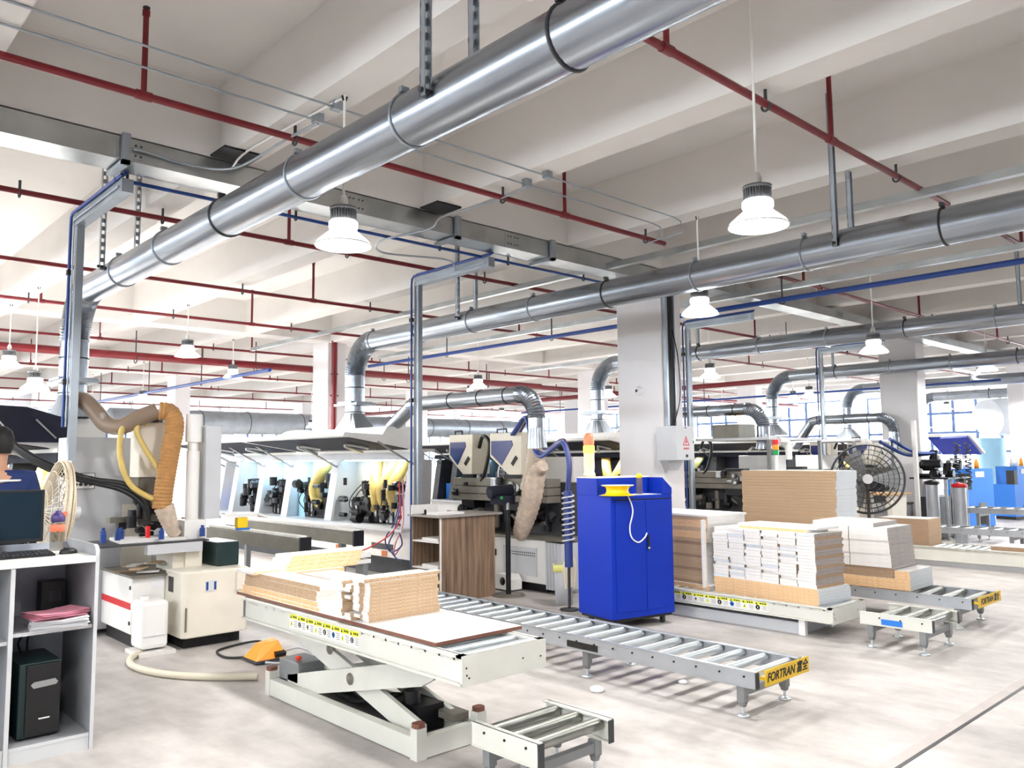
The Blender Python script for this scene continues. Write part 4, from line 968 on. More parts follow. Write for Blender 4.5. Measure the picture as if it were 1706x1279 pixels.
# ------------------------------------------------------------------ edge banding machine (the cyan-lit one), later repeated on the other lines
def edge_machine(label, hood_label=None):
    t = thing('edge_banding_machine', label, 'machine', (6.85,12,0), group='edge banding machines')
    f, b, ya, ye = 6.4, 7.5, 8.85, 15.2
    MB().box(f,ya,.28,b,ye,.655).build('base_cabinet', M['white'], t, bevel=.01)
    MB().box(f+.25,ya+.05,.0,b-.1,ye-.05,.279).build('plinth', M['dgrey'], t)
    for y in (9.3,10.5,11.7,12.9,14.1):
        p = MB().box(f-.006,y-.02,.38,f-.0005,y+.5,.46).build('vent_slot', M['dgrey'], t)
        MB().box(f-.007,y+.12,.29,f-.0005,y+.25,.365).build('orange_label', mat('orange_label',(196,110,60),.6,var=.05) if 'orange_label' not in bpy.data.materials else bpy.data.materials['orange_label'], t)
    MB().box(f-.17,ya,.656,b,ye,.695).build('worktop', M['mgrey'], t)
    MB().box(6.89,9.45,.696,6.95,ye,1.66).build('back_wall', M['cream'], t)
    for k, (y, w) in enumerate(((8.86,.28),(10.95,.2),(12.35,.2),(13.35,.18),(14.4,.18),(15.0,.18))):
        MB().prism([(f+.02,.696),(f+.30 if k == 0 else 6.889,.696),(f+.34 if k == 0 else 6.889,1.6),(f+.16,1.6)],'Y',y,y+w).build('upright_panel', M['mgrey'], t)
        MB().tube(smooth_path([(f+.15,y+.05,1.5),(f-.25,y+.05,1.7),(f-.5,y+.05,1.84)],5),.014,6).build('gas_strut', M['steel'], t)
    MB().box(f+.1,ya,1.601,f+.2,ye,1.70).build('header_beam', M['mgrey'], t); MB().prism([(f+.1,ya),(f+.38,ya),(6.95,9.5),(7.2,9.8),(7.2,ye),(f+.1,ye)],'Z',1.701,1.745).build('roof', M['white'], t)
    hd = MB().prism([(5.46,1.955),(5.44,1.91),(5.48,1.905),(6.5,1.745),(6.62,1.745),(6.6,1.80),(6.1,1.93)],'Y',9.0,12.05).prism([(5.46,1.955),(5.44,1.91),(5.48,1.905),(6.5,1.745),(6.62,1.745),(6.6,1.80),(6.1,1.93)],'Y',12.1,15.1).build('lifting_hood', M['white'], t)
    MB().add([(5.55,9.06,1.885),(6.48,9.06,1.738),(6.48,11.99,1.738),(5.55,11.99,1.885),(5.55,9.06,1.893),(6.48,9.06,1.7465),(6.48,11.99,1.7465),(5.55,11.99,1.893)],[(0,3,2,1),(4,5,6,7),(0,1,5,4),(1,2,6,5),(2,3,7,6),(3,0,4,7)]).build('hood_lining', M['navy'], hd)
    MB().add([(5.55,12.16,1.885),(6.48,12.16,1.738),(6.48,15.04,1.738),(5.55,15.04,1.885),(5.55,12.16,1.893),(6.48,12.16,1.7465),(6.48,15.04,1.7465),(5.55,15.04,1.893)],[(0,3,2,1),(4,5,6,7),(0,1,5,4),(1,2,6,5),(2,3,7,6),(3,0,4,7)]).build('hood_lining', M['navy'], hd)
    for y in (9.6,10.9,12.6,13.9): MB().tube(smooth_path([(6.2,y,1.765),(5.9,y,1.81),(5.85,y-.0,1.78),(6.4,y+.45,1.705)],5),.02,8).build('hood_arm', M['mgrey'], hd)
    MB().prism([(6.42,1.80),(7.2,1.80),(7.2,2.079),(6.62,2.079)],'Y',9.75,11.6).prism([(6.42,1.745),(7.2,1.745),(7.2,1.799),(6.42,1.799)],'Y',9.75,11.6).build('plenum_box', M['white'], t)
    MB().tube(smooth_path([(6.9,12.3,1.75),(6.9,12.35,1.98),(6.9,12.6,2.05),(6.9,13.2,2.05),(6.9,13.45,1.98),(6.9,13.5,1.75)],6),.07,12).build('roof_pipe', M['white'], t)
    for y0, y1 in ((9.2,10.9),(11.2,12.3),(12.6,13.3),(13.6,14.35)): MB().box(f+.22,y0,1.585,f+.26,y1,1.6005).build('led_strip', M['led'], t)
    # working units
    def unit(y, w, kind):
        rnd = random.Random(int(y*100)); u = MB()
        u.box(6.62,y,.7,6.88,y+w,.98,0)
        for k in range(34):
            cx = 6.45+rnd.random()*.3; cy = y+rnd.random()*w; cz = .75+rnd.random()*.5; L = .05+rnd.random()*.12; rr = .02+rnd.random()*.055
            d = rnd.choice(((1,0,0),(0,1,0),(0,0,1))); u.cyl((cx,cy,cz),(cx+d[0]*L,cy+d[1]*L,cz+d[2]*L),rr,n=12,m=rnd.choice((0,0,0,1)))
        for k in range(5): cy = y+rnd.random()*w; u.box(6.6,cy,.72,6.68,cy+.05,.95+rnd.random()*.2,rnd.choice((0,1,2)))
        o = u.build('trimming_unit', [M['soot'],M['dgrey'],M['steel']], t)
        cab = MB()
        for k in range(2): cy = y+w*rnd.random(); cab.tube(smooth_path([(6.6,cy,.8),(6.52,cy+.06,.95),(6.6,cy+.08,1.1),(6.78,cy+.02,1.3)],5),.008,5)
        cab.build('cable', M['black'], o); return o
    for y, w, kd in ((9.25,.5,0),(9.85,.9,0),(11.3,.8,1),(12.75,.45,0),(13.7,.4,1)): unit(y, w, kd)
    MB().box(6.6,9.22,.72,6.75,9.75,1.16).build('unit_guard', M['mgrey'], t); MB().box(6.62,12.06,.6965,6.72,12.3,1.14).box(6.62,11.2,.696,6.72,11.3,1.14).box(6.62,11.2,1.10,6.72,12.3,1.16).build('unit_guard', M['cyan'], t)
    MB().box(6.65,14.62,.696,6.95,14.95,1.05).build('glue_tank', M['ltblue'], t)
    for y, x, dy in ((9.50,6.68,.05),(9.72,6.7,.08),(10.2,6.66,-.1),(11.5,6.64,.1),(11.78,6.7,-.05)):
        pth = resample(smooth_path([(x+.1,y,1.62),(x,y+dy,1.4),(x-.08,y+dy*2,1.2),(x-.05,y+dy*2,1.0),(x,y+dy,.9)],10),.018)
        mb = MB(); corrug(pth,.085,.05,12,mb=mb); mb.build('suction_hose', M['hose_yel'], t)
    return t
EM = edge_machine('long edge banding machine with open white hoods and cyan-lit bays')
for y, x in ((9.9,6.55),(11.9,6.6),(13.4,6.6)):
    ld = bpy.data.lights.new('machine_light','AREA'); ld.shape = 'RECTANGLE'; ld.size = .06; ld.size_y = 1.2; ld.energy = 4; ld.color = (1,.97,.86) if y < 10.5 else (.42,.78,1)
    lo = bpy.data.objects.new('machine_light', ld); COL.objects.link(lo); lo.parent = EM; lo.location = V((x,y,1.58))-EM.location
EMC = {}
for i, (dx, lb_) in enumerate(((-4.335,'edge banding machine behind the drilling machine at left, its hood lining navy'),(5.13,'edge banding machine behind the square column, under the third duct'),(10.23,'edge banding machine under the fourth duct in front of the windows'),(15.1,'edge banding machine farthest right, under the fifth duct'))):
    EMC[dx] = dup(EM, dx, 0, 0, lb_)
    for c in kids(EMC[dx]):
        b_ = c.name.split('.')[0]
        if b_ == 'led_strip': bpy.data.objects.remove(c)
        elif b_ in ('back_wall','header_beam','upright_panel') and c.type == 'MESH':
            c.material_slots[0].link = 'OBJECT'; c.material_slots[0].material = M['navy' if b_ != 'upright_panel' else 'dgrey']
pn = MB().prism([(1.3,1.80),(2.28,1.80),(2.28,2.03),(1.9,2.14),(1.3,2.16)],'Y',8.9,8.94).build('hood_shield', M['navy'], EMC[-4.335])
MB().bar((1.62,8.885,2.06),(1.80,8.885,1.84),.014,.014).build('shield_stay', M['steel'], pn); MB().bar((1.98,8.885,2.02),(2.16,8.885,1.84),.014,.014).build('shield_stay', M['steel'], pn)
t = thing('control_cabinet', 'tall pale grey control cabinet behind the drilling machine', 'cabinet', (2.6,8.5,0))
MB().box(2.16,8.33,.05,3.02,8.8,1.84).build('body', M['mgrey'], t, bevel=.008)
p = MB().box(2.17,8.318,1.36,2.36,8.3295,1.50).build('switch_panel', M['white'], t)
MB().box(2.165,8.316,1.355,2.17,8.3295,1.505).box(2.36,8.316,1.355,2.365,8.3295,1.505).box(2.17,8.316,1.5,2.36,8.3295,1.505).box(2.17,8.316,1.355,2.36,8.3295,1.36).build('panel_frame', M['soot'], p)
for i in range(4):
    for j in range(2): MB().lathe([(0,-.02),(.014,-.018),(.016,0)],(2.2+.043*i,8.318,1.40+.062*j),12,axis='Y').build('selector_knob', M['black'], p)
MB().box(2.62,8.32,.6,2.9,8.3295,1.2).build('access_door', M['cream'], t)
# air and power lines hanging on the near end of the cyan-lit machine
for k,(cl,pts) in enumerate((('red',[(6.3,9.0,1.3),(6.28,8.95,1.0),(6.27,8.95,.8),(6.2,9.1,.6),(6.15,9.5,.42),(6.1,9.9,.3),(6.0,10.3,.12)]),('pink',[(6.32,8.95,1.35),(6.3,8.9,.9),(6.26,8.88,.7),(6.24,9.0,.5),(6.26,9.05,.35),(6.24,8.9,.45)]),('purple',[(6.34,9.02,1.1),(6.28,9.1,.75),(6.22,9.2,.55),(6.2,9.05,.4),(6.24,8.85,.5),(6.25,8.95,.7)]),('hose_blue',[(6.36,8.98,1.2),(6.27,9.05,.7),(6.22,9.12,.48),(6.24,8.98,.32),(6.26,8.88,.3)]))):
    tag(MB().tube(smooth_path(pts,8),.010,6).build('air_hose', M[cl], at=pts[2]),'thin %s hose tangled on the near end of the cyan-lit machine' % ['red','pinkish','purple','blue'][k],'hose')
# ------------------------------------------------------------------ small panel machine with two beige heads, repeated on the next lines
def panel_machine(label):
    t = thing('profiling_machine', label, 'machine', (7.3,7.6,0), group='profiling machines')
    MB().box(7.0,6.98,.1,7.9,8.1,.62).build('base_cabinet', M['white'], t, bevel=.012)
    MB().box(6.993,7.12,.18,6.9995,7.72,.52).build('access_panel', M['mgrey'], t)
    mb = MB()
    for i in range(2):
        for k in range(14): mb.box(6.989,7.15+.035*k,.42+.03*i,6.9928,7.168+.035*k,.432+.03*i)
    mb.build('vent_slots', M['dgrey'], t)
    MB().box(6.99,7.86,.38,6.9995,7.93,.46).build('cable_port', M['soot'], t)
    MB().box(7.05,7.0,.0,7.85,8.05,.0995).build('plinth', M['soot'], t)
    mb = MB().box(7.0,6.72,.05,7.35,6.975,.60)
    for k in range(5): mb.box(6.99,6.74+.05*k,.05,6.9999,6.76+.05*k,.60)
    mb.build('ribbed_column', M['mgrey'], t)
    MB().box(6.98,6.7,.621,7.9,8.6,.65).build('table', M['olive'], t)
    for ya, yb_, nm in ((8.32,8.82,'far'),(7.37,7.97,'near')):
        d = yb_-ya
        h = MB().prism([(yb_,1.93),(ya,1.93),(ya+.02,1.40),(ya+.42*d,1.40),(yb_,1.63)],'X',7.0,7.32).build('machine_head', M['beige'], t, bevel=.008)
        MB().prism([(yb_-.03,1.83),(ya+.30*d,1.83),(ya+.27*d,1.77),(ya+.62*d,1.52),(yb_-.03,1.66)],'X',6.993,6.9995).build('blue_window', M['head_blue'], h)
        c = (6.993,ya+.30*d,1.56); MB().obox((6.994,ya+.22*d,1.575),(.008,.13,.05),rx=-.85).build('black_badge', M['ink'], h)
        MB().tube([(7.05,ya+.55*d,1.931),(7.05,ya+.55*d,1.98),(7.05,ya+.85*d,1.98),(7.05,ya+.85*d,1.931)],.012,8).build('lifting_handle', M['black'], h)
        mb = MB(); rnd = random.Random(int(ya*10))
        for k in range(16):
            cx = 6.98+rnd.random()*.4; cy = ya+.05+rnd.random()*(d-.1); cz = 1.0+rnd.random()*.33; L = .05+rnd.random()*.1; rr = .02+rnd.random()*.04
            e = rnd.choice(((1,0,0),(0,1,0),(0,0,1))); mb.cyl((cx,cy,cz),(cx+e[0]*L,cy+e[1]*L,cz+e[2]*L),rr,n=10,m=rnd.choice((0,0,1,2)))
        mb.box(7.1,ya+.1,.95,7.3,yb_-.15,1.399,0); mb.build('spindle_unit', [M['soot'],M['dgrey'],M['steel']], t)
    mb = MB()
    for z0, z1 in ((1.06,1.14),(1.15,1.24),(1.25,1.35)): mb.box(7.06-.0,7.0,z0,7.3,9.5 if False else 8.8,z1)
    mb.build('cross_beam', M['olive'], t)
    MB().box(7.32,6.9,.651,7.6,8.8,1.30).build('rear_column', M['dgrey'], t)
    mb = MB(); rnd = random.Random(5)
    for k in range(26):
        cx = 7.0+rnd.random()*.3; cy = 6.75+rnd.random()*1.8; L = .06+rnd.random()*.14; rr = .02+rnd.random()*.05
        e = rnd.choice(((1,0,0),(0,1,0),(0,0,1))); mb.cyl((cx,cy,.70+rnd.random()*.22),(cx+e[0]*L,cy+e[1]*L,.72+rnd.random()*.3),rr,n=10,m=rnd.choice((0,0,0,1,2)))
    mb.build('motor_cluster', [M['soot'],M['dgrey'],M['olive']], t)
    MB().tube(smooth_path([(7.1,8.3,1.75),(7.08,8.2,1.9),(7.06,8.05,1.8),(7.05,8.12,1.45),(7.1,8.3,1.25)],8),.025,8).build('power_cable', M['black'], t)
    MB().box(7.75,7.2,1.02,8.05,7.95,1.62).build('electric_cabinet', M['white'], t, bevel=.006); MB().box(7.742,7.36,1.15,7.7495,7.42,1.27).build('orange_sticker', bpy.data.materials['orange_label'], t)
    MB().box(7.8,7.3,.651,8.0,7.85,1.0195).build('cabinet_stand', M['dgrey'], t)
    return t
PM = panel_machine('profiling machine with two beige heads and blue windows behind the walnut cabinet')
PMC = [dup(PM,5.13,0,0,'profiling machine partly hidden behind the tall brown-edged pile, right of the square column'), dup(PM,10.2,0,0,'profiling machine near the silver canisters at the right, before the windows')]
for c in kids(PMC[0]):
    if c.name.startswith('machine_head'):
        for d in kids(c): bpy.data.objects.remove(d)
        bpy.data.objects.remove(c)
pth = resample(smooth_path([(6.8,6.9,1.74),(6.8,6.92,1.6),(6.82,7.0,1.4),(6.84,7.08,1.22)],10),.02)
mb = MB(); corrug(pth,.115,.05,16,mb=mb); tag(mb.build('clear_hose', M['clearhose'], at=(6.8,6.95,1.5)),'ribbed translucent hose hanging below the branch pipe bend','hose')
pp = smooth_path([(6.78,6.78,1.52),(6.8,6.9,1.45),(6.82,7.0,1.2),(6.84,7.12,.95),(6.86,7.24,.74),(6.9,7.3,.66)],8)
tag(MB().tube(pp,.1,14,0,rad=[.07+.05*sin(pi*min(1,k/(len(pp)-1)*1.05))+.012*(k%2) for k in range(len(pp))]).build('dust_bag', M['dirty'], at=(6.82,7.0,1.1)),'creased dusty bag wrapped round the hose end below the clear hose','dust bag')
t = thing('control_stand', 'black pedestal with a control head in front of the profiling machine', 'stand', (6.6,7.2,0))
MB().cyl((6.6,7.2,.01),(6.6,7.2,1.0),.03,n=12).cyl((6.6,7.2,.8),(6.6,7.2,1.08),.02,n=10,m=1).build('pole', [M['soot'],M['steel']], t)
MB().lathe([(0,.02),(.19,.016),(.2,.004),(.2,.001),(0,.001)],(6.6,7.2,0),26).build('foot_plate', M['olive'], t)
MB().cyl((6.45,7.36,1.2),(6.75,7.3,1.22),.075,n=16).box(6.5,7.2,1.06,6.72,7.4,1.16).build('control_head', M['navy'], t); MB().lathe([(0,-.012),(.02,-.01),(.022,0)],(6.5,7.2,1.14),10,axis='Y').build('green_button', M['greenl'], t)
t = thing('vacuum_pump', 'small white pump unit on the floor beside the ribbed column', 'pump', (6.84,7.5,0))
MB().prism([(7.35,.02),(7.75,.02),(7.75,.12),(7.6,.2),(7.4,.2),(7.35,.14)],'X',6.76,6.96).build('housing', M['white'], t); MB().lathe([(0,-.004),(.045,-.004),(.05,0)],(6.757,7.48,.12),16,axis='X').build('black_port', M['soot'], t)

# ------------------------------------------------------------------ drilling machine at left
dm = thing('drilling_machine', 'cream drilling machine with tall white column and tan hose at left', 'machine', (2.85,7.7,0))
MB().box(2.46,7.5,.12,3.0,8.32,.60).build('side_cabinet', M['white'], dm, bevel=.008)
MB().box(2.4545,7.52,.33,2.4595,8.3,.385).build('red_stripe', M['red'], dm)
for z in (.2,.5): MB().box(2.452,7.52,z,2.4595,7.545,z+.03).build('hinge', M['black'], dm)
MB().prism([(2.74,7.12),(2.78,7.08),(3.3,7.08),(3.34,7.12),(3.34,8.3),(3.0055,8.3),(3.0055,7.495),(2.74,7.495)],'Z',.1,.655).build('front_cabinet', M['cream'], dm, bevel=.012)
MB().box(2.5,7.55,.0,2.98,8.28,.1195).box(2.8,7.2,0,3.3,8.2,.0995).build('plinth', M['soot'], dm)
MB().box(2.93,7.074,.48,3.03,7.0795,.57,[0,0,0,0,0,0]).box(2.935,7.0735,.49,2.955,7.074,.56,1).box(3.005,7.0735,.49,3.025,7.074,.56,1).build('data_plate', [M['greyface'],M['bluepipe']], dm)
MB().box(2.62,7.494,.50,2.72,7.4995,.6).build('white_notice', M['paper'], dm); MB().box(2.745,7.46,.47,2.80,7.4945,.6).box(2.742,7.3,.47,2.7395,7.42,.6).build('cooling_grille', M['soot'], dm)
MB().box(3.2,7.04,.47,3.34,7.0795,.62).build('junction_box', M['cream'], dm); MB().box(2.76,7.072,.16,2.775,7.0795,.36).build('door_latch', M['olive'], dm)
MB().box(2.44,7.45,.601,3.0,8.3,.62).build('dusty_tray', M['olive'], dm)
for k in range(7):
    a = random.uniform(2.48,2.75); b_ = random.uniform(7.5,8.0); tag(MB().obox((a,b_,.626+.012*k),(.18,.10,.01),rz=random.uniform(-1,1)).build('offcut', M['endwhite'] if k % 2 else M['chip'], at=(a,b_,.626+.012*k)), 'pale offcut strewn on the drilling machine tray', 'offcut', 'offcuts on the drilling machine tray')
MB().box(2.54,7.38,.80,3.02,7.46,.885).build('front_beam', M['mgrey'], dm)
MB().box(2.16,7.38,.886,3.08,8.0,.90).build('work_plate', M['dgrey'], dm); MB().prism([(2.35,7.5),(2.9,7.46),(3.0,7.6),(2.95,7.9),(2.4,7.95)],'Z',.9005,.925).build('pressed_panel', M['white'], dm)
for x, y in ((2.2,7.45),(2.36,7.6),(2.42,7.7),(2.66,7.40),(2.88,7.62),(3.03,7.42),(2.30,7.8)): MB().cyl((x,y,.9255),(x,y,1.0),.024,n=12).cyl((x,y,1.0),(x,y,1.025),.014,n=10).build('suction_cup', M['bluepipe'], dm)
MB().box(2.8,7.5,.621,2.9,7.9,.799).prism([(2.9,7.46),(3.05,7.46),(3.05,7.8),(2.9,7.8)],'Z',.656,.885).build('table_support', M['cream'], dm)
mb = MB(); rnd = random.Random(3)
for k in range(22):
    cx = 2.5+rnd.random()*.4; cy = 7.75+rnd.random()*.4; cz = .95+rnd.random()*.28; e = rnd.choice(((1,0,0),(0,1,0),(0,0,1))); L = .05+rnd.random()*.12
    mb.cyl((cx,cy,cz),(cx+e[0]*L,cy+e[1]*L,cz+e[2]*L),.02+rnd.random()*.035,n=10,m=rnd.choice((0,0,1)))
mb.build('drill_head', [M['soot'],M['dgrey']], dm); MB().cyl((2.62,7.62,.93),(2.62,7.62,1.03),.02,n=10).build('red_knob', M['red'], dm)
MB().box(2.6,7.85,1.46,2.86,8.1,1.97).build('motor_housing', M['cream'], dm, bevel=.01)
MB().prism([(2.861,1.5),(2.93,1.5),(2.93,1.6),(2.9,1.62),(2.9,1.85),(2.96,1.95),(2.861,1.97)],'Y',7.86,8.09).build('yellow_guard', M['yellow'], dm)
MB().cyl((2.73,7.95,1.9705),(2.73,7.95,2.03),.11,n=18).cyl((2.9,7.95,2.09),(2.9,7.95,2.13),.06,n=14).build('black_cap', M['black'], dm)
MB().box(2.62,7.9,1.05,2.88,8.06,1.459).box(2.4,7.96,1.05,2.62,8.06,1.1).build('slide_rail', M['olive'], dm)
MB().cyl((3.0,7.6,.90),(3.0,7.6,1.08),.06,n=20).cyl((3.0,7.6,1.081),(3.0,7.6,1.70),.058,n=22).cyl((3.0,7.6,1.701),(3.0,7.6,1.78),.045,n=18).cyl((3.0,7.6,1.781),(3.0,7.6,2.04),.073,n=24).build('white_column', M['white'], dm)
MB().box(2.9,7.5,.886,3.1,7.72,1.07).build('column_foot', M['white'], dm)
MB().box(3.09,7.52,1.07,3.235,7.98,1.935).build('control_screen_back', M['mgrey'], dm, bevel=.006)
MB().box(3.236,7.5,1.07,3.6,7.75,1.10).obox((3.66,7.62,1.075),(.12,.25,.02),ry=.35).build('operator_tray', M['white'], dm)
MB().cyl((3.24,7.8,1.80),(3.30,7.8,1.80),.028,n=14).build('stop_button', M['red'], dm)
MB().box(3.4,7.5,.97,3.5,7.56,1.065).build('yellow_box', M['yellow'], dm); MB().box(3.4,7.49,.95,3.52,7.55,.968).build('blue_block', M['ltblue'], dm)
MB().box(3.06,7.75,.656,3.14,8.0,1.069).build('screen_arm', M['cream'], dm)
tag(MB().box(3.3,7.55,1.1005,3.42,7.65,1.115).build('note_pad', M['paper'], at=(3.36,7.6,1.1)),'note pad lying on the white operator tray','pad')
t = thing('dust_bin', 'dark green bin on the drilling machine base right of the column', 'bin', (3.22,7.6,.656))
MB().box(3.12,7.3,.656,3.33,7.8,.87).build('body', M['teal'], t, bevel=.01)
t = thing('water_tank', 'square white plastic tank standing before the drilling machine', 'tank', (2.57,7.3,.0))
MB().box(2.43,7.16,.045,2.66,7.42,.44).build('body', M['tank'], t, bevel=.035); MB().box(2.45,7.152,.15,2.64,7.159,.155).build('moulded_line', M['mgrey'], t)
MB().lathe([(0,.045),(.035,.045),(.035,0)],(2.5,7.3,.42),18).build('cap', M['tank'], t); MB().box(2.40,7.10,.0,2.70,7.44,.03).build('base_board', M['endwhite'], t)
# hoses of the drilling machine
pth = resample(smooth_path([(2.72,7.58,1.18),(2.74,7.58,1.4),(2.79,7.6,1.7),(2.83,7.62,1.93),(2.80,7.66,2.05),(2.70,7.7,2.07)],12),.016)
mb = MB(); corrug(pth,.082,.045,18,mb=mb); mb.s = [False]*len(mb.s); tag(mb.build('suction_hose', M['hose_tan'], at=(2.8,7.6,1.6)),'fat tan ribbed suction hose hanging down the drilling machine','hose')
pth = smooth_path([(2.70,7.7,2.07),(2.55,7.75,2.0),(2.42,7.8,1.92),(2.32,7.9,1.95),(2.24,8.0,2.08),(2.16,8.1,2.17),(2.06,8.14,2.13)],10)
tag(MB().tube(pth,.075,16).build('suction_hose', M['smokehose'], at=(2.4,7.8,1.95)),'smoky hose sagging from the duct drop to the tan suction hose','hose')
tag(MB().tube(pp2 := smooth_path([(2.74,7.58,1.2),(2.78,7.57,1.08),(2.82,7.56,.98),(2.86,7.55,.935)],8),.09,14,rad=[.085-.0018*k+.008*(k%2) for k in range(len(pp2))]).build('bag_sleeve', M['dirty'], at=(2.8,7.57,1.05)),'white sleeve tied to the lower end of the tan hose','sleeve')
tag(MB().tube(smooth_path([(2.58,7.8,1.97),(2.5,7.78,2.0),(2.41,7.74,1.9),(2.39,7.7,1.65),(2.46,7.66,1.42),(2.6,7.64,1.3),(2.7,7.6,1.26)],8),.026,10).build('suction_hose', M['hose_yel'], at=(2.4,7.7,1.6)),'slim pale yellow hose arching left of the tan hose','hose')
tag(MB().tube(smooth_path([(2.62,7.76,1.95),(2.56,7.74,1.98),(2.53,7.72,1.88),(2.6,7.7,1.72),(2.7,7.66,1.55),(2.72,7.62,1.48)],8),.024,10).build('suction_hose', M['hose_yel'], at=(2.55,7.7,1.8)),'short peach hose looping beside the cream motor housing','hose')
for k in range(3):
    tag(MB().tube(smooth_path([(1.55,8.15,1.85),(1.75,7.95,1.66-.02*k),(2.0,7.8,1.52-.02*k),(2.2,7.75,1.45-.015*k),(2.42,7.7,1.41-.03*k),(2.58,7.66,1.32-.05*k),(2.64,7.66,1.15-.04*k)],8),.026-.003*k,8).build('cable_bundle', M['black'], at=(2.0,7.8,1.5)),'black cable, %s of the bundle sweeping across the grey control cabinet' % ['top','middle','lowest'][k],'cable')
# two guide beams with a row of white rollers
def guide(x, y0, y1, z, label):
    t = thing('guide_beam', label, 'guide beam', (x,y0,0), group='roller guide beams')
    MB().box(x-.05,y0,z-.16,x+.05,y1,z-.03).build('beam', M['olive'], t); MB().box(x-.06,y0-.03,z-.17,x+.06,y0-.001,z-.01).build('end_cap', M['soot'], t)
    n = int((y1-y0)/.035); r0_ = None
    for k in range(n):
        if r0_ is None: r0_ = MB().cyl((x-.03,y0+.02,z-.012),(x+.03,y0+.02,z-.012),.0165,n=10).build('roller', M['white'], t)
        else:
            c = r0_.copy(); COL.objects.link(c); c.parent = t; c.location = (0,k*.035,0)
    for y in (y0+.3,y1-.3): MB().box(x-.03,y-.03,.02,x+.03,y+.03,z-.161).box(x-.15,y-.04,0,x+.15,y+.04,.02).build('leg', M['frame_grey'], t)
guide(4.72,7.5,10.4,.87,'longer steel guide beam with white rollers in front of the cyan-lit machine'); guide(4.02,7.35,9.6,.86,'shorter steel guide beam with white rollers beside the drilling machine')
t = thing('roller_table', 'white slatted outfeed table behind the foreground boards', 'table', (4.45,7.2,0))
MB().box(4.1,7.15,.56,4.66,7.33,.60).box(4.1,7.15,.62,4.66,7.33,.66).build('slat', M['white'], t); MB().box(4.12,7.17,0,4.18,7.31,.559).build('leg', M['frame_grey'], t); MB().box(4.58,7.17,0,4.64,7.31,.559).build('leg', M['frame_grey'], t)
# ------------------------------------------------------------------ person at the left edge
pr_ = thing('person', 'person in dark blue workwear standing behind the monitor, cut by the left edge', 'person', (1.36,7.2,0), rz=-.25)
pr_.scale = (1.07,1.07,1.07)
def skin_mesh(name, verts, edges, rad, mt, parent, sub=1):
    me = bpy.data.meshes.new(name); me.from_pydata(verts, edges, []); o = bpy.data.objects.new(name, me); COL.objects.link(o); o.parent = parent
    me.materials.append(mt)
    md = o.modifiers.new('skin','SKIN'); md.use_smooth_shade = True
    if not me.skin_vertices: me.skin_vertices.new()
    for i, r in enumerate(rad): me.skin_vertices[0].data[i].radius = r
    me.skin_vertices[0].data[0].use_root = True
    s = o.modifiers.new('sub','SUBSURF'); s.levels = sub; s.render_levels = sub
    return o
vs = [(0,0,.95),(0,0,1.15),(0,.01,1.36),(0,.01,1.46),(0,.02,1.54),(0,.03,1.63),(0,.03,1.70),(.19,.0,1.38),(.25,.03,1.12),(.22,.2,.98),(.2,.27,.96),(-.19,0,1.38),(-.25,.03,1.12),(-.22,.2,.98),(-.2,.27,.96),(.1,0,.9),(.11,.01,.5),(.11,-.02,.09),(.12,.12,.04),(-.1,0,.9),(-.11,.01,.5),(-.11,-.02,.09),(-.12,.12,.04)]
es = [(0,1),(1,2),(2,3),(3,4),(4,5),(5,6),(2,7),(7,8),(8,9),(9,10),(2,11),(11,12),(12,13),(13,14),(0,15),(15,16),(16,17),(17,18),(0,19),(19,20),(20,21),(21,22)]
rd = [(.14,.1),(.13,.095),(.15,.1),(.06,.055),(.06,.06),(.085,.1),(.07,.085),(.065,.065),(.045,.045),(.035,.035),(.03,.03),(.065,.065),(.045,.045),(.035,.035),(.03,.03),(.09,.09),(.06,.06),(.045,.045),(.04,.03),(.09,.09),(.06,.06),(.045,.045),(.04,.03)]
skin_mesh('body', vs, es, rd, M['skin'], pr_, 2)
vs2 = [vs[0],vs[1],vs[2],(0,.01,1.45),vs[7],vs[8],(.235,.14,1.03),vs[11],vs[12],(-.235,.14,1.03)]
skin_mesh('jacket', vs2, [(0,1),(1,2),(2,3),(2,4),(4,5),(5,6),(2,7),(7,8),(8,9)], [(.165,.125),(.155,.12),(.175,.125),(.075,.07),(.085,.085),(.062,.062),(.05,.05),(.085,.085),(.062,.062),(.05,.05)], M['shirt'], pr_, 2)
skin_mesh('trousers', [vs[0],vs[15],vs[16],(.11,-.02,.12),vs[19],vs[20],(-.11,-.02,.12)], [(0,1),(1,2),(2,3),(0,4),(4,5),(5,6)], [(.165,.125),(.11,.11),(.08,.08),(.065,.065),(.11,.11),(.08,.08),(.065,.065)], M['navy'], pr_, 2)
mb = MB().lathe([(0,.10),(.045,.094),(.085,.06),(.1,.01),(.098,-.05),(.08,-.10)],(0,0,0),18); mb.v = [(p[0]*.95,.015+p[1]*1.05,1.665+p[2]) for p in mb.v]
o = mb.build('hair', M['hair']); o.parent = pr_
mb = MB()
for s in (-1,1): mb.lathe([(0,.012),(.008,.01),(.01,0)],(.035*s,.125,1.65),10,axis='Y')
o = mb.build('eyes', M['black']); o.parent = pr_
o = MB().prism([(.1,1.64),(.155,1.60),(.1,1.595)],'X',-.012,.012).build('nose', M['skin']); o.parent = pr_
o = MB().box(-.024,.115,1.567,.024,.132,1.575).build('mouth', M['redink']); o.parent = pr_
o = MB().tube([(.10*cos(a*.2)*1.9-.0,.11*sin(a*.2)*1.1-.0,1.375) for a in range(16,32)],.008,6).build('white_piping', M['white']); o.parent = pr_
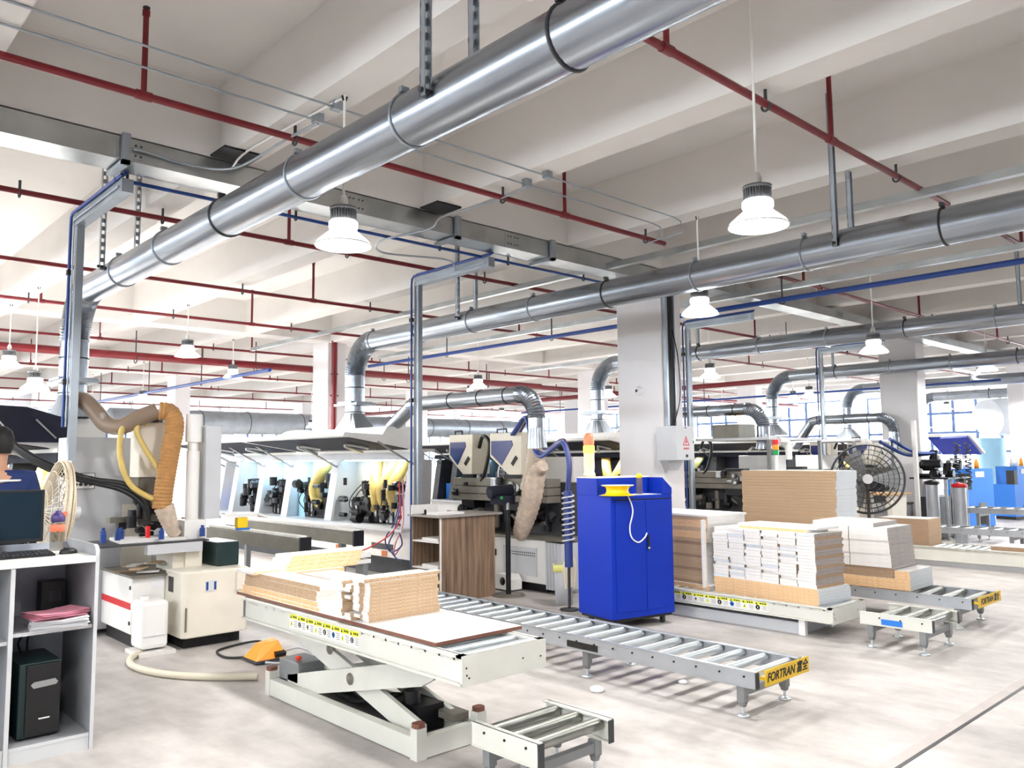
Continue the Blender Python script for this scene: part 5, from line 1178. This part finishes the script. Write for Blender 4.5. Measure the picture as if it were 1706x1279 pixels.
# ------------------------------------------------------------------ fans
def fan(cx, cy, cz, Rr, az, tilt, label, mt, depth=.16, wires=26, rings=5, base=True):
    t = thing('industrial_fan', label, 'fan', (cx,cy,0), group='industrial fans')
    T = Matrix.Translation((cx,cy,cz)) @ Matrix.Rotation(az,4,'Z') @ Matrix.Rotation(tilt,4,'X')
    def fin(mb, nm, mats):
        mb.v = [T @ V(p) for p in mb.v]; return mb.build(nm, mats, t)
    mb = MB()
    for sgn in (-1,1):
        for i in range(1,rings+1):
            f = i/rings; mb.torus((0,sgn*depth*.5*(1-f*f*.75),0),Rr*f,.005 if i < rings else .008,'Y',36,5)
        for k in range(wires):
            a = 2*pi*k/wires; pts = [(Rr*f*cos(a), sgn*depth*.5*(1-f*f*.75), Rr*f*sin(a)) for f in (.12,.4,.7,1)]
            mb.tube(pts,.0035,4,caps=False)
    mb.torus((0,0,0),Rr*1.0,.016,'Y',40,6); fin(mb,'wire_guard',M[mt])
    mb = MB()
    for k in range(3):
        a0 = 2*pi*k/3; vs = []
        for i in range(5):
            f = .15+.72*i/4
            for s_ in (-1,1):
                a = a0+s_*(.42-.1*f); vs.append((Rr*f*cos(a), s_*.03-.0, Rr*f*sin(a)))
        tp = len(vs); vs += [(p[0],p[1]+.004,p[2]) for p in vs]
        fs = []
        for i in range(4): fs += [(2*i,2*i+1,2*i+3,2*i+2),(tp+2*i,tp+2*i+2,tp+2*i+3,tp+2*i+1)]
        mb.add(vs,fs)
    fin(mb,'blades',M['mgrey'] if mt == 'fanwire' else M['frame_grey'])
    fin(MB().cyl((0,-depth*.55,0),(0,depth*.75,0),Rr*.14,n=20),'motor',M['mgrey'])
    if base: MB().cyl((cx,cy,.03),(cx,cy,cz-Rr*.1),.022,n=12).lathe([(0,.05),(.12,.045),(.24,.02),(.25,0),(0,0)],(cx,cy,.001),26).build('stand', M['dgrey'], t)
    return t
fan(1.60,6.5,1.25,.36,radians(-92),radians(-6),'cream wire-guard fan seen edge-on behind the monitor and bottle','fanwire',wires=44,depth=.2)
fan(11.25,4.95,1.28,.47,radians(-62),0,'large dark wire-guard fan right of the tall brown-edged pile','dgrey',wires=34,rings=7)
fan(9.55,10.2,1.35,.33,radians(-20),0,'small distant fan left of the two beige heads','mgrey')
# ------------------------------------------------------------------ electrical box and cable channel on the square column
eb = thing('electrical_box', 'pale grey electrical box with a red lightning triangle on the square column', 'electrical box', (8.9,6.4,1.6))
MB().box(8.58,6.2,1.56,8.98,6.495,2.0).build('housing', M['mgrey'], eb, bevel=.004)
MB().box(8.585,6.19,1.565,8.975,6.199,1.995).build('door', M['mgrey'], eb)
mb = MB(); tx, tz = 8.80, 1.80
def tri(mb, r, r2, y, m):
    p = [(tx+r*cos(a), tz-.01+r*sin(a)) for a in (pi/2,pi/2+2*pi/3,pi/2+4*pi/3)]; q = [(tx+r2*cos(a), tz-.01+r2*sin(a)) for a in (pi/2,pi/2+2*pi/3,pi/2+4*pi/3)]
    for k in range(3):
        j = (k+1)%3; mb.prism([p[k],p[j],q[j],q[k]],'Y',y-.002,y,m)
tri(mb,.085,.062,6.1895,0); mb.prism([(tx+.012,tz+.045),(tx-.022,tz-.012),(tx+.0,tz-.012),(tx-.012,tz-.05),(tx+.022,tz+.008),(tx+.0,tz+.008)],'Y',6.1875,6.1895,0)
mb.build('warning_triangle', M['redink'], eb); text('warning_lettering','有电危险',.032,'redink',eb,(tx,6.1890,1.71),(1,0,0),(0,0,1))
MB().box(8.79,6.184,1.60,8.83,6.1895,1.635).build('door_lock', M['ink'], eb); MB().box(8.78,6.186,1.972,8.81,6.1895,1.985).box(8.95,6.184,1.78,8.965,6.1895,1.81).build('latch', M['ink'], eb)
MB().prism([(8.6,1.559),(8.96,1.559),(8.84,1.43),(8.70,1.43)],'Y',6.35,6.47).build('support_bracket', M['mgrey'], eb)
t = thing('cable_riser', 'black cable bundle in a steel channel running up the square column', 'cable riser', (8.9,6.45,2.0))
MB().box(8.77,6.44,2.001,8.81,6.495,4.08).box(8.81,6.485,2.001,8.95,6.495,4.08).box(8.95,6.44,2.001,8.97,6.495,4.08).build('channel', M['galvpost'], t)
mb = MB()
for k in range(6): mb.tube(smooth_path([(8.83+.021*k,6.468,2.002),(8.83+.021*k+.006*(k%2),6.462,2.6),(8.83+.021*k-.006*(k%3),6.468,3.3),(8.83+.021*k,6.465,4.07)],6),.011,6)
mb.build('cables', M['black'], t); MB().tube(smooth_path([(8.9,6.45,2.003),(9.02,6.42,2.4),(9.0,6.42,2.9),(8.93,6.45,3.3)],6),.007,6).build('loose_cable', M['black'], t)
# ------------------------------------------------------------------ right background
t = thing('signal_tower', 'red, orange and green signal tower above the tall brown-edged pile', 'signal light', (11.5,6.45,0))
MB().cyl((11.5,6.45,.01),(11.5,6.45,1.62),.03,n=12).build('pole', M['white'], t)
for z, c in ((1.621,'greenl'),(1.70,'orange'),(1.78,'red')): MB().cyl((11.5,6.45,z),(11.5,6.45,z+.075),.05,n=18).build('lens', M[c], t)
t = thing('machine_canopy', 'pale canopy plate with rounded pipe end above the profiling machine, right of the column', 'canopy', (11.8,7.2,0))
MB().box(11.5,6.55,1.86,13.2,7.9,1.90).build('plate', M['mgrey'], t); MB().box(13.15,6.55,0,13.2,6.6,1.859).build('post', M['frame_grey'], t); MB().box(11.5,6.55,0,11.55,6.6,1.859).build('post', M['frame_grey'], t)
MB().tube(smooth_path([(11.7,6.50,1.85),(11.8,6.48,1.85),(11.9,6.46,1.80),(11.92,6.46,1.55)],5),.05,10).build('drain_pipe', M['white'], t)
t = thing('wooden_crate', 'open wooden crate on the pale canopy plate right of the square column', 'crate', (11.9,7.4,1.9))
MB().box(11.7,7.2,1.9005,12.2,7.22,2.13).box(11.7,7.68,1.9005,12.2,7.7,2.13).box(11.7,7.22,1.9005,11.72,7.68,2.13).box(12.18,7.22,1.9005,12.2,7.68,2.13).build('sides', M['olive'], t); MB().box(11.72,7.22,1.9005,12.18,7.68,1.92).build('bottom', M['timber'], t)
t = thing('side_table', 'pale table with tapered leg and black case below, right of the large fan', 'table', (14.3,6.1,0))
MB().box(13.9,5.7,.93,14.7,6.5,.955).build('table_top', M['timber'], t); MB().prism([(14.1,0),(14.55,0),(14.65,.929),(14.0,.929)],'Y',5.78,5.86).build('leg', M['cream'], t); MB().prism([(14.1,0),(14.55,0),(14.65,.929),(14.0,.929)],'Y',6.34,6.42).build('leg', M['cream'], t); MB().box(14.08,5.861,.3,14.58,6.339,.33).build('shelf', M['frame_grey'], t)
tag(MB().box(14.1,5.88,.3305,14.5,6.3,.48).build('black_case', M['black'], at=(14.3,6.1,.33)),'black case on the shelf below the pale table','case')
for (x,y,h,cap,lb_) in ((16.0,5.85,1.05,None,'silver canister with dark lid by the bright blue cabinet'),(16.2,5.45,1.0,'red','silver canister with red cap left of the bright blue cabinet')):
    t = thing('canister', lb_, 'canister', (x,y,0)); MB().cyl((x,y,.001),(x,y,h),.11,n=22).build('body', M['alu'], t); MB().lathe([(.1,h+.001),(.13,h+.02),(.13,h+.06),(0,h+.1)],(x,y,0),20).build('lid', M[cap or 'black'], t)
def bcab(x, y, label):
    t = thing('blue_cabinet', label, 'cabinet', (x,y,0), rz=-.3)
    def P3(mb, nm, m):
        R = Matrix.Rotation(-.3,3,'Z'); mb.v = [(x+(R@V(p)).x, y+(R@V(p)).y, p[2]) for p in mb.v]; return mb.build(nm, M[m], t)
    P3(MB().prism([(0,.08),(.85,.08),(.85,1.3),(.14,1.3),(.14,.86),(0,.86)],'Y',0,.55),'body','ltblue'); P3(MB().box(.02,.02,0,.83,.53,.0795),'plinth','black')
    P3(MB().box(.27,-.012,1.12,.55,-.0005,1.24),'display','greyface'); P3(MB().box(.36,-.012,.44,.56,-.0005,.58),'gauge','olive'); P3(MB().box(.3,-.012,.13,.62,-.0005,.36),'opening','ink')
    P3(MB().box(.01,.0,.861,.13,.2,1.2),'side_switchbox','black')
    for k,(a,c) in enumerate(((.25,'white'),(.42,'white'),(.62,'orange'))): P3(MB().lathe([(0,1.301),(.05,1.301),(.05,1.42),(.03,1.46),(.03,1.5),(0,1.5)],(a,.2,0),14),'bottle',c)
    return t
bcab(18.75,6.15,'bright blue cabinet with bottles on top at the right, before the windows'); bcab(22.6,6.35,'bright blue cabinet cut by the right picture edge')
l3 = lift_table(12.6, 13.25, 2.2, 5.7, .28, .2, 'dark-sided lift table at the right edge holding a small beige pile')
MB().box(12.65,2.4,0,13.2,5.5,.079).build('base_frame', M['mgrey'], l3)
z = .2605
for k in range(10): plank(12.68,4.72,z,13.18,5.45,z+.039,'d','ply' if False else 'c','beige board in the small pile on the farthest lift, %s' % rank(k,10),group='small beige pile'); z += .04
plank(12.66,2.3,.2605,13.2,3.9,.335,'d','p','long brown board on the farthest lift at the right edge')
conveyor(14.6,15.2,2.2,6.2,.40,.22,.03,'pale roller conveyor at the right edge behind the farthest lift',[2.6,4.2,5.9],sign=False)
conveyor(16.6,17.2,2.6,5.6,.62,.22,.03,'higher pale roller conveyor at the right edge before the bright blue cabinet',[2.9,5.3],sign=False)
# far clutter: pale cabinets and stacks near the back wall, seen between the machines
for k,(x,y,w,d,h,c,lb_) in enumerate(((9.6,18.5,1.6,.8,1.9,'mgrey','tall pale cabinet far behind the two beige heads'),(13.5,19.5,2.2,1,1.5,'white','low white machine far behind the two beige heads'),(3.0,20,2.2,1.2,1.7,'mgrey','far grey machine behind the left service post'),(-2.4,22,2,1,1.9,'mgrey','far grey cabinet near the left edge'),(19,22,2,1.2,1.6,'mgrey','far pale machine right of the square column'))):
    t = thing('far_machine', lb_, 'machine', (x,y,0)); MB().box(x-w/2,y-d/2,.1,x+w/2,y+d/2,h).build('housing', M[c], t, bevel=.02); MB().box(x-w/2+.1,y-d/2-.01,.4,x+w/2-.1,y-d/2-.0005,h-.4).build('door', M['greyface'], t); MB().box(x-w/2+.05,y-d/2+.05,0,x+w/2-.05,y+d/2-.05,.0995).build('plinth', M['dgrey'], t)
t = thing('duct_elbow', 'fat pale duct elbow with a bluish drum below it before the far right window', 'tank', (29,8.6,0))  # big duct elbow above an upright drum
MB().tube(smooth_path([(31.2,7.6,2.85),(30.2,8.1,2.85),(29.3,8.55,2.8),(28.9,8.75,2.75)],6),.6,26).build('body', M['greyface'], t)
MB().cyl((29.0,8.75,.01),(29.0,8.75,2.12),.42,n=26).build('lower_drum', M['cyan'], t)
can2 = dup([o for o in bpy.data.objects if o.name == 'machine_canopy'][0], 2.95, 0, 0, 'second pale canopy plate, above the large fan at the right')
PM3 = dup(PMC[0], 2.6, .3, 0, 'dark machine without heads under the canopy plate behind the large fan')
t = thing('lifted_hood', 'bright blue underside of a tilted white hood right of the far column', 'hood', (20.8,7.2,0))
h = MB().prism([(19.6,2.0),(21.4,2.06),(22.4,1.62),(22.44,1.66),(21.42,2.12),(19.6,2.05)],'Y',6.9,7.9).build('hood', M['white'], t)
MB().prism([(19.65,1.96),(21.38,2.02),(22.3,1.60),(22.32,1.62),(21.39,2.052),(19.65,1.992)],'Y',6.95,7.85).build('hood_lining', M['blue'], h)
MB().box(19.6,7.3,0,19.7,7.4,1.999).build('post', M['white'], t); MB().box(22.3,7.3,0,22.36,7.4,1.60).build('post', M['white'], t)
t = thing('pneumatic_unit', 'dark plate on thin columns with black coiled lines left of the bright blue cabinet', 'machine', (17.1,6.05,0))
MB().box(16.45,5.72,1.14,17.7,6.42,1.17).build('top_plate', M['soot'], t)
for x, y in ((16.55,5.8),(16.85,5.8),(17.2,5.82),(17.6,5.8),(16.55,6.35),(17.5,6.35)): MB().cyl((x,y,.0),(x,y,1.139),.03,n=10).build('column', M['steel'], t)
mb = MB(); rnd = random.Random(11)
for k in range(26):
    cx = 16.5+rnd.random()*1.0; cy = 5.8+rnd.random()*.4; cz = 1.2+rnd.random()*.35; e = rnd.choice(((1,0,0),(0,1,0),(0,0,1))); L = .08+rnd.random()*.2
    mb.cyl((cx,cy,cz),(cx+e[0]*L,cy+e[1]*L,cz+e[2]*L),.03+rnd.random()*.05,n=10,m=rnd.choice((0,0,1,2)))
mb.build('valve_cluster', [M['soot'],M['dgrey'],M['steel']], t)
MB().box(16.5,5.95,.02,17.6,6.25,.8).build('lower_block', M['dgrey'], t)
for x in (16.9,17.45): MB().tube([(x+.05*cos(a*.5),5.68+.05*sin(a*.5),1.0+.007*a) for a in range(120)],.012,6).build('coiled_line', M['black'], t)
for k,(p0,p1) in enumerate((((15.4,6.5,1.85),(16.9,6.2,1.62)),((15.6,6.4,1.9),(17.2,6.1,1.64)))):
    q = (V(p0)+V(p1))/2-V((0,0,.12)); tag(MB().tube(smooth_path([p0,q,p1],8),.035,8).build('air_hose', M['bluepipe'], at=q),'%s blue hose slanting down beside the bright blue cabinet' % ['left','right'][k],'hose')
t = thing('marker_post', 'slim white post beside the bright blue cabinet', 'post', (16.05,6.0,0)); MB().box(16.02,6.1,.0,16.09,6.17,2.25).build('post', M['white'], t)

# ------------------------------------------------------------------ daylight and picture settings
w = bpy.data.worlds.new('daylight'); SC.world = w; w.use_nodes = True
bg = w.node_tree.nodes['Background']; bg.inputs['Color'].default_value = (.90,.96,1,1); bg.inputs['Strength'].default_value = 7.0
vs_ = SC.view_settings; vs_.view_transform = 'Standard'; vs_.look = 'None'; vs_.exposure = 1.72; vs_.gamma = 1; vs_.use_curve_mapping = False
SC.cycles.use_denoising = True; SC.cycles.max_bounces = 8; SC.cycles.diffuse_bounces = 5; SC.cycles.transparent_max_bounces = 12
SC.cycles.caustics_reflective = False; SC.cycles.caustics_refractive = False; SC.cycles.sample_clamp_indirect = 6
for m in bpy.data.materials:
    if m.name.startswith(('lamp_diff','lit_beacon','red_beacon','led_')):
        try: m.cycles.emission_sampling = 'NONE'
        except Exception: pass
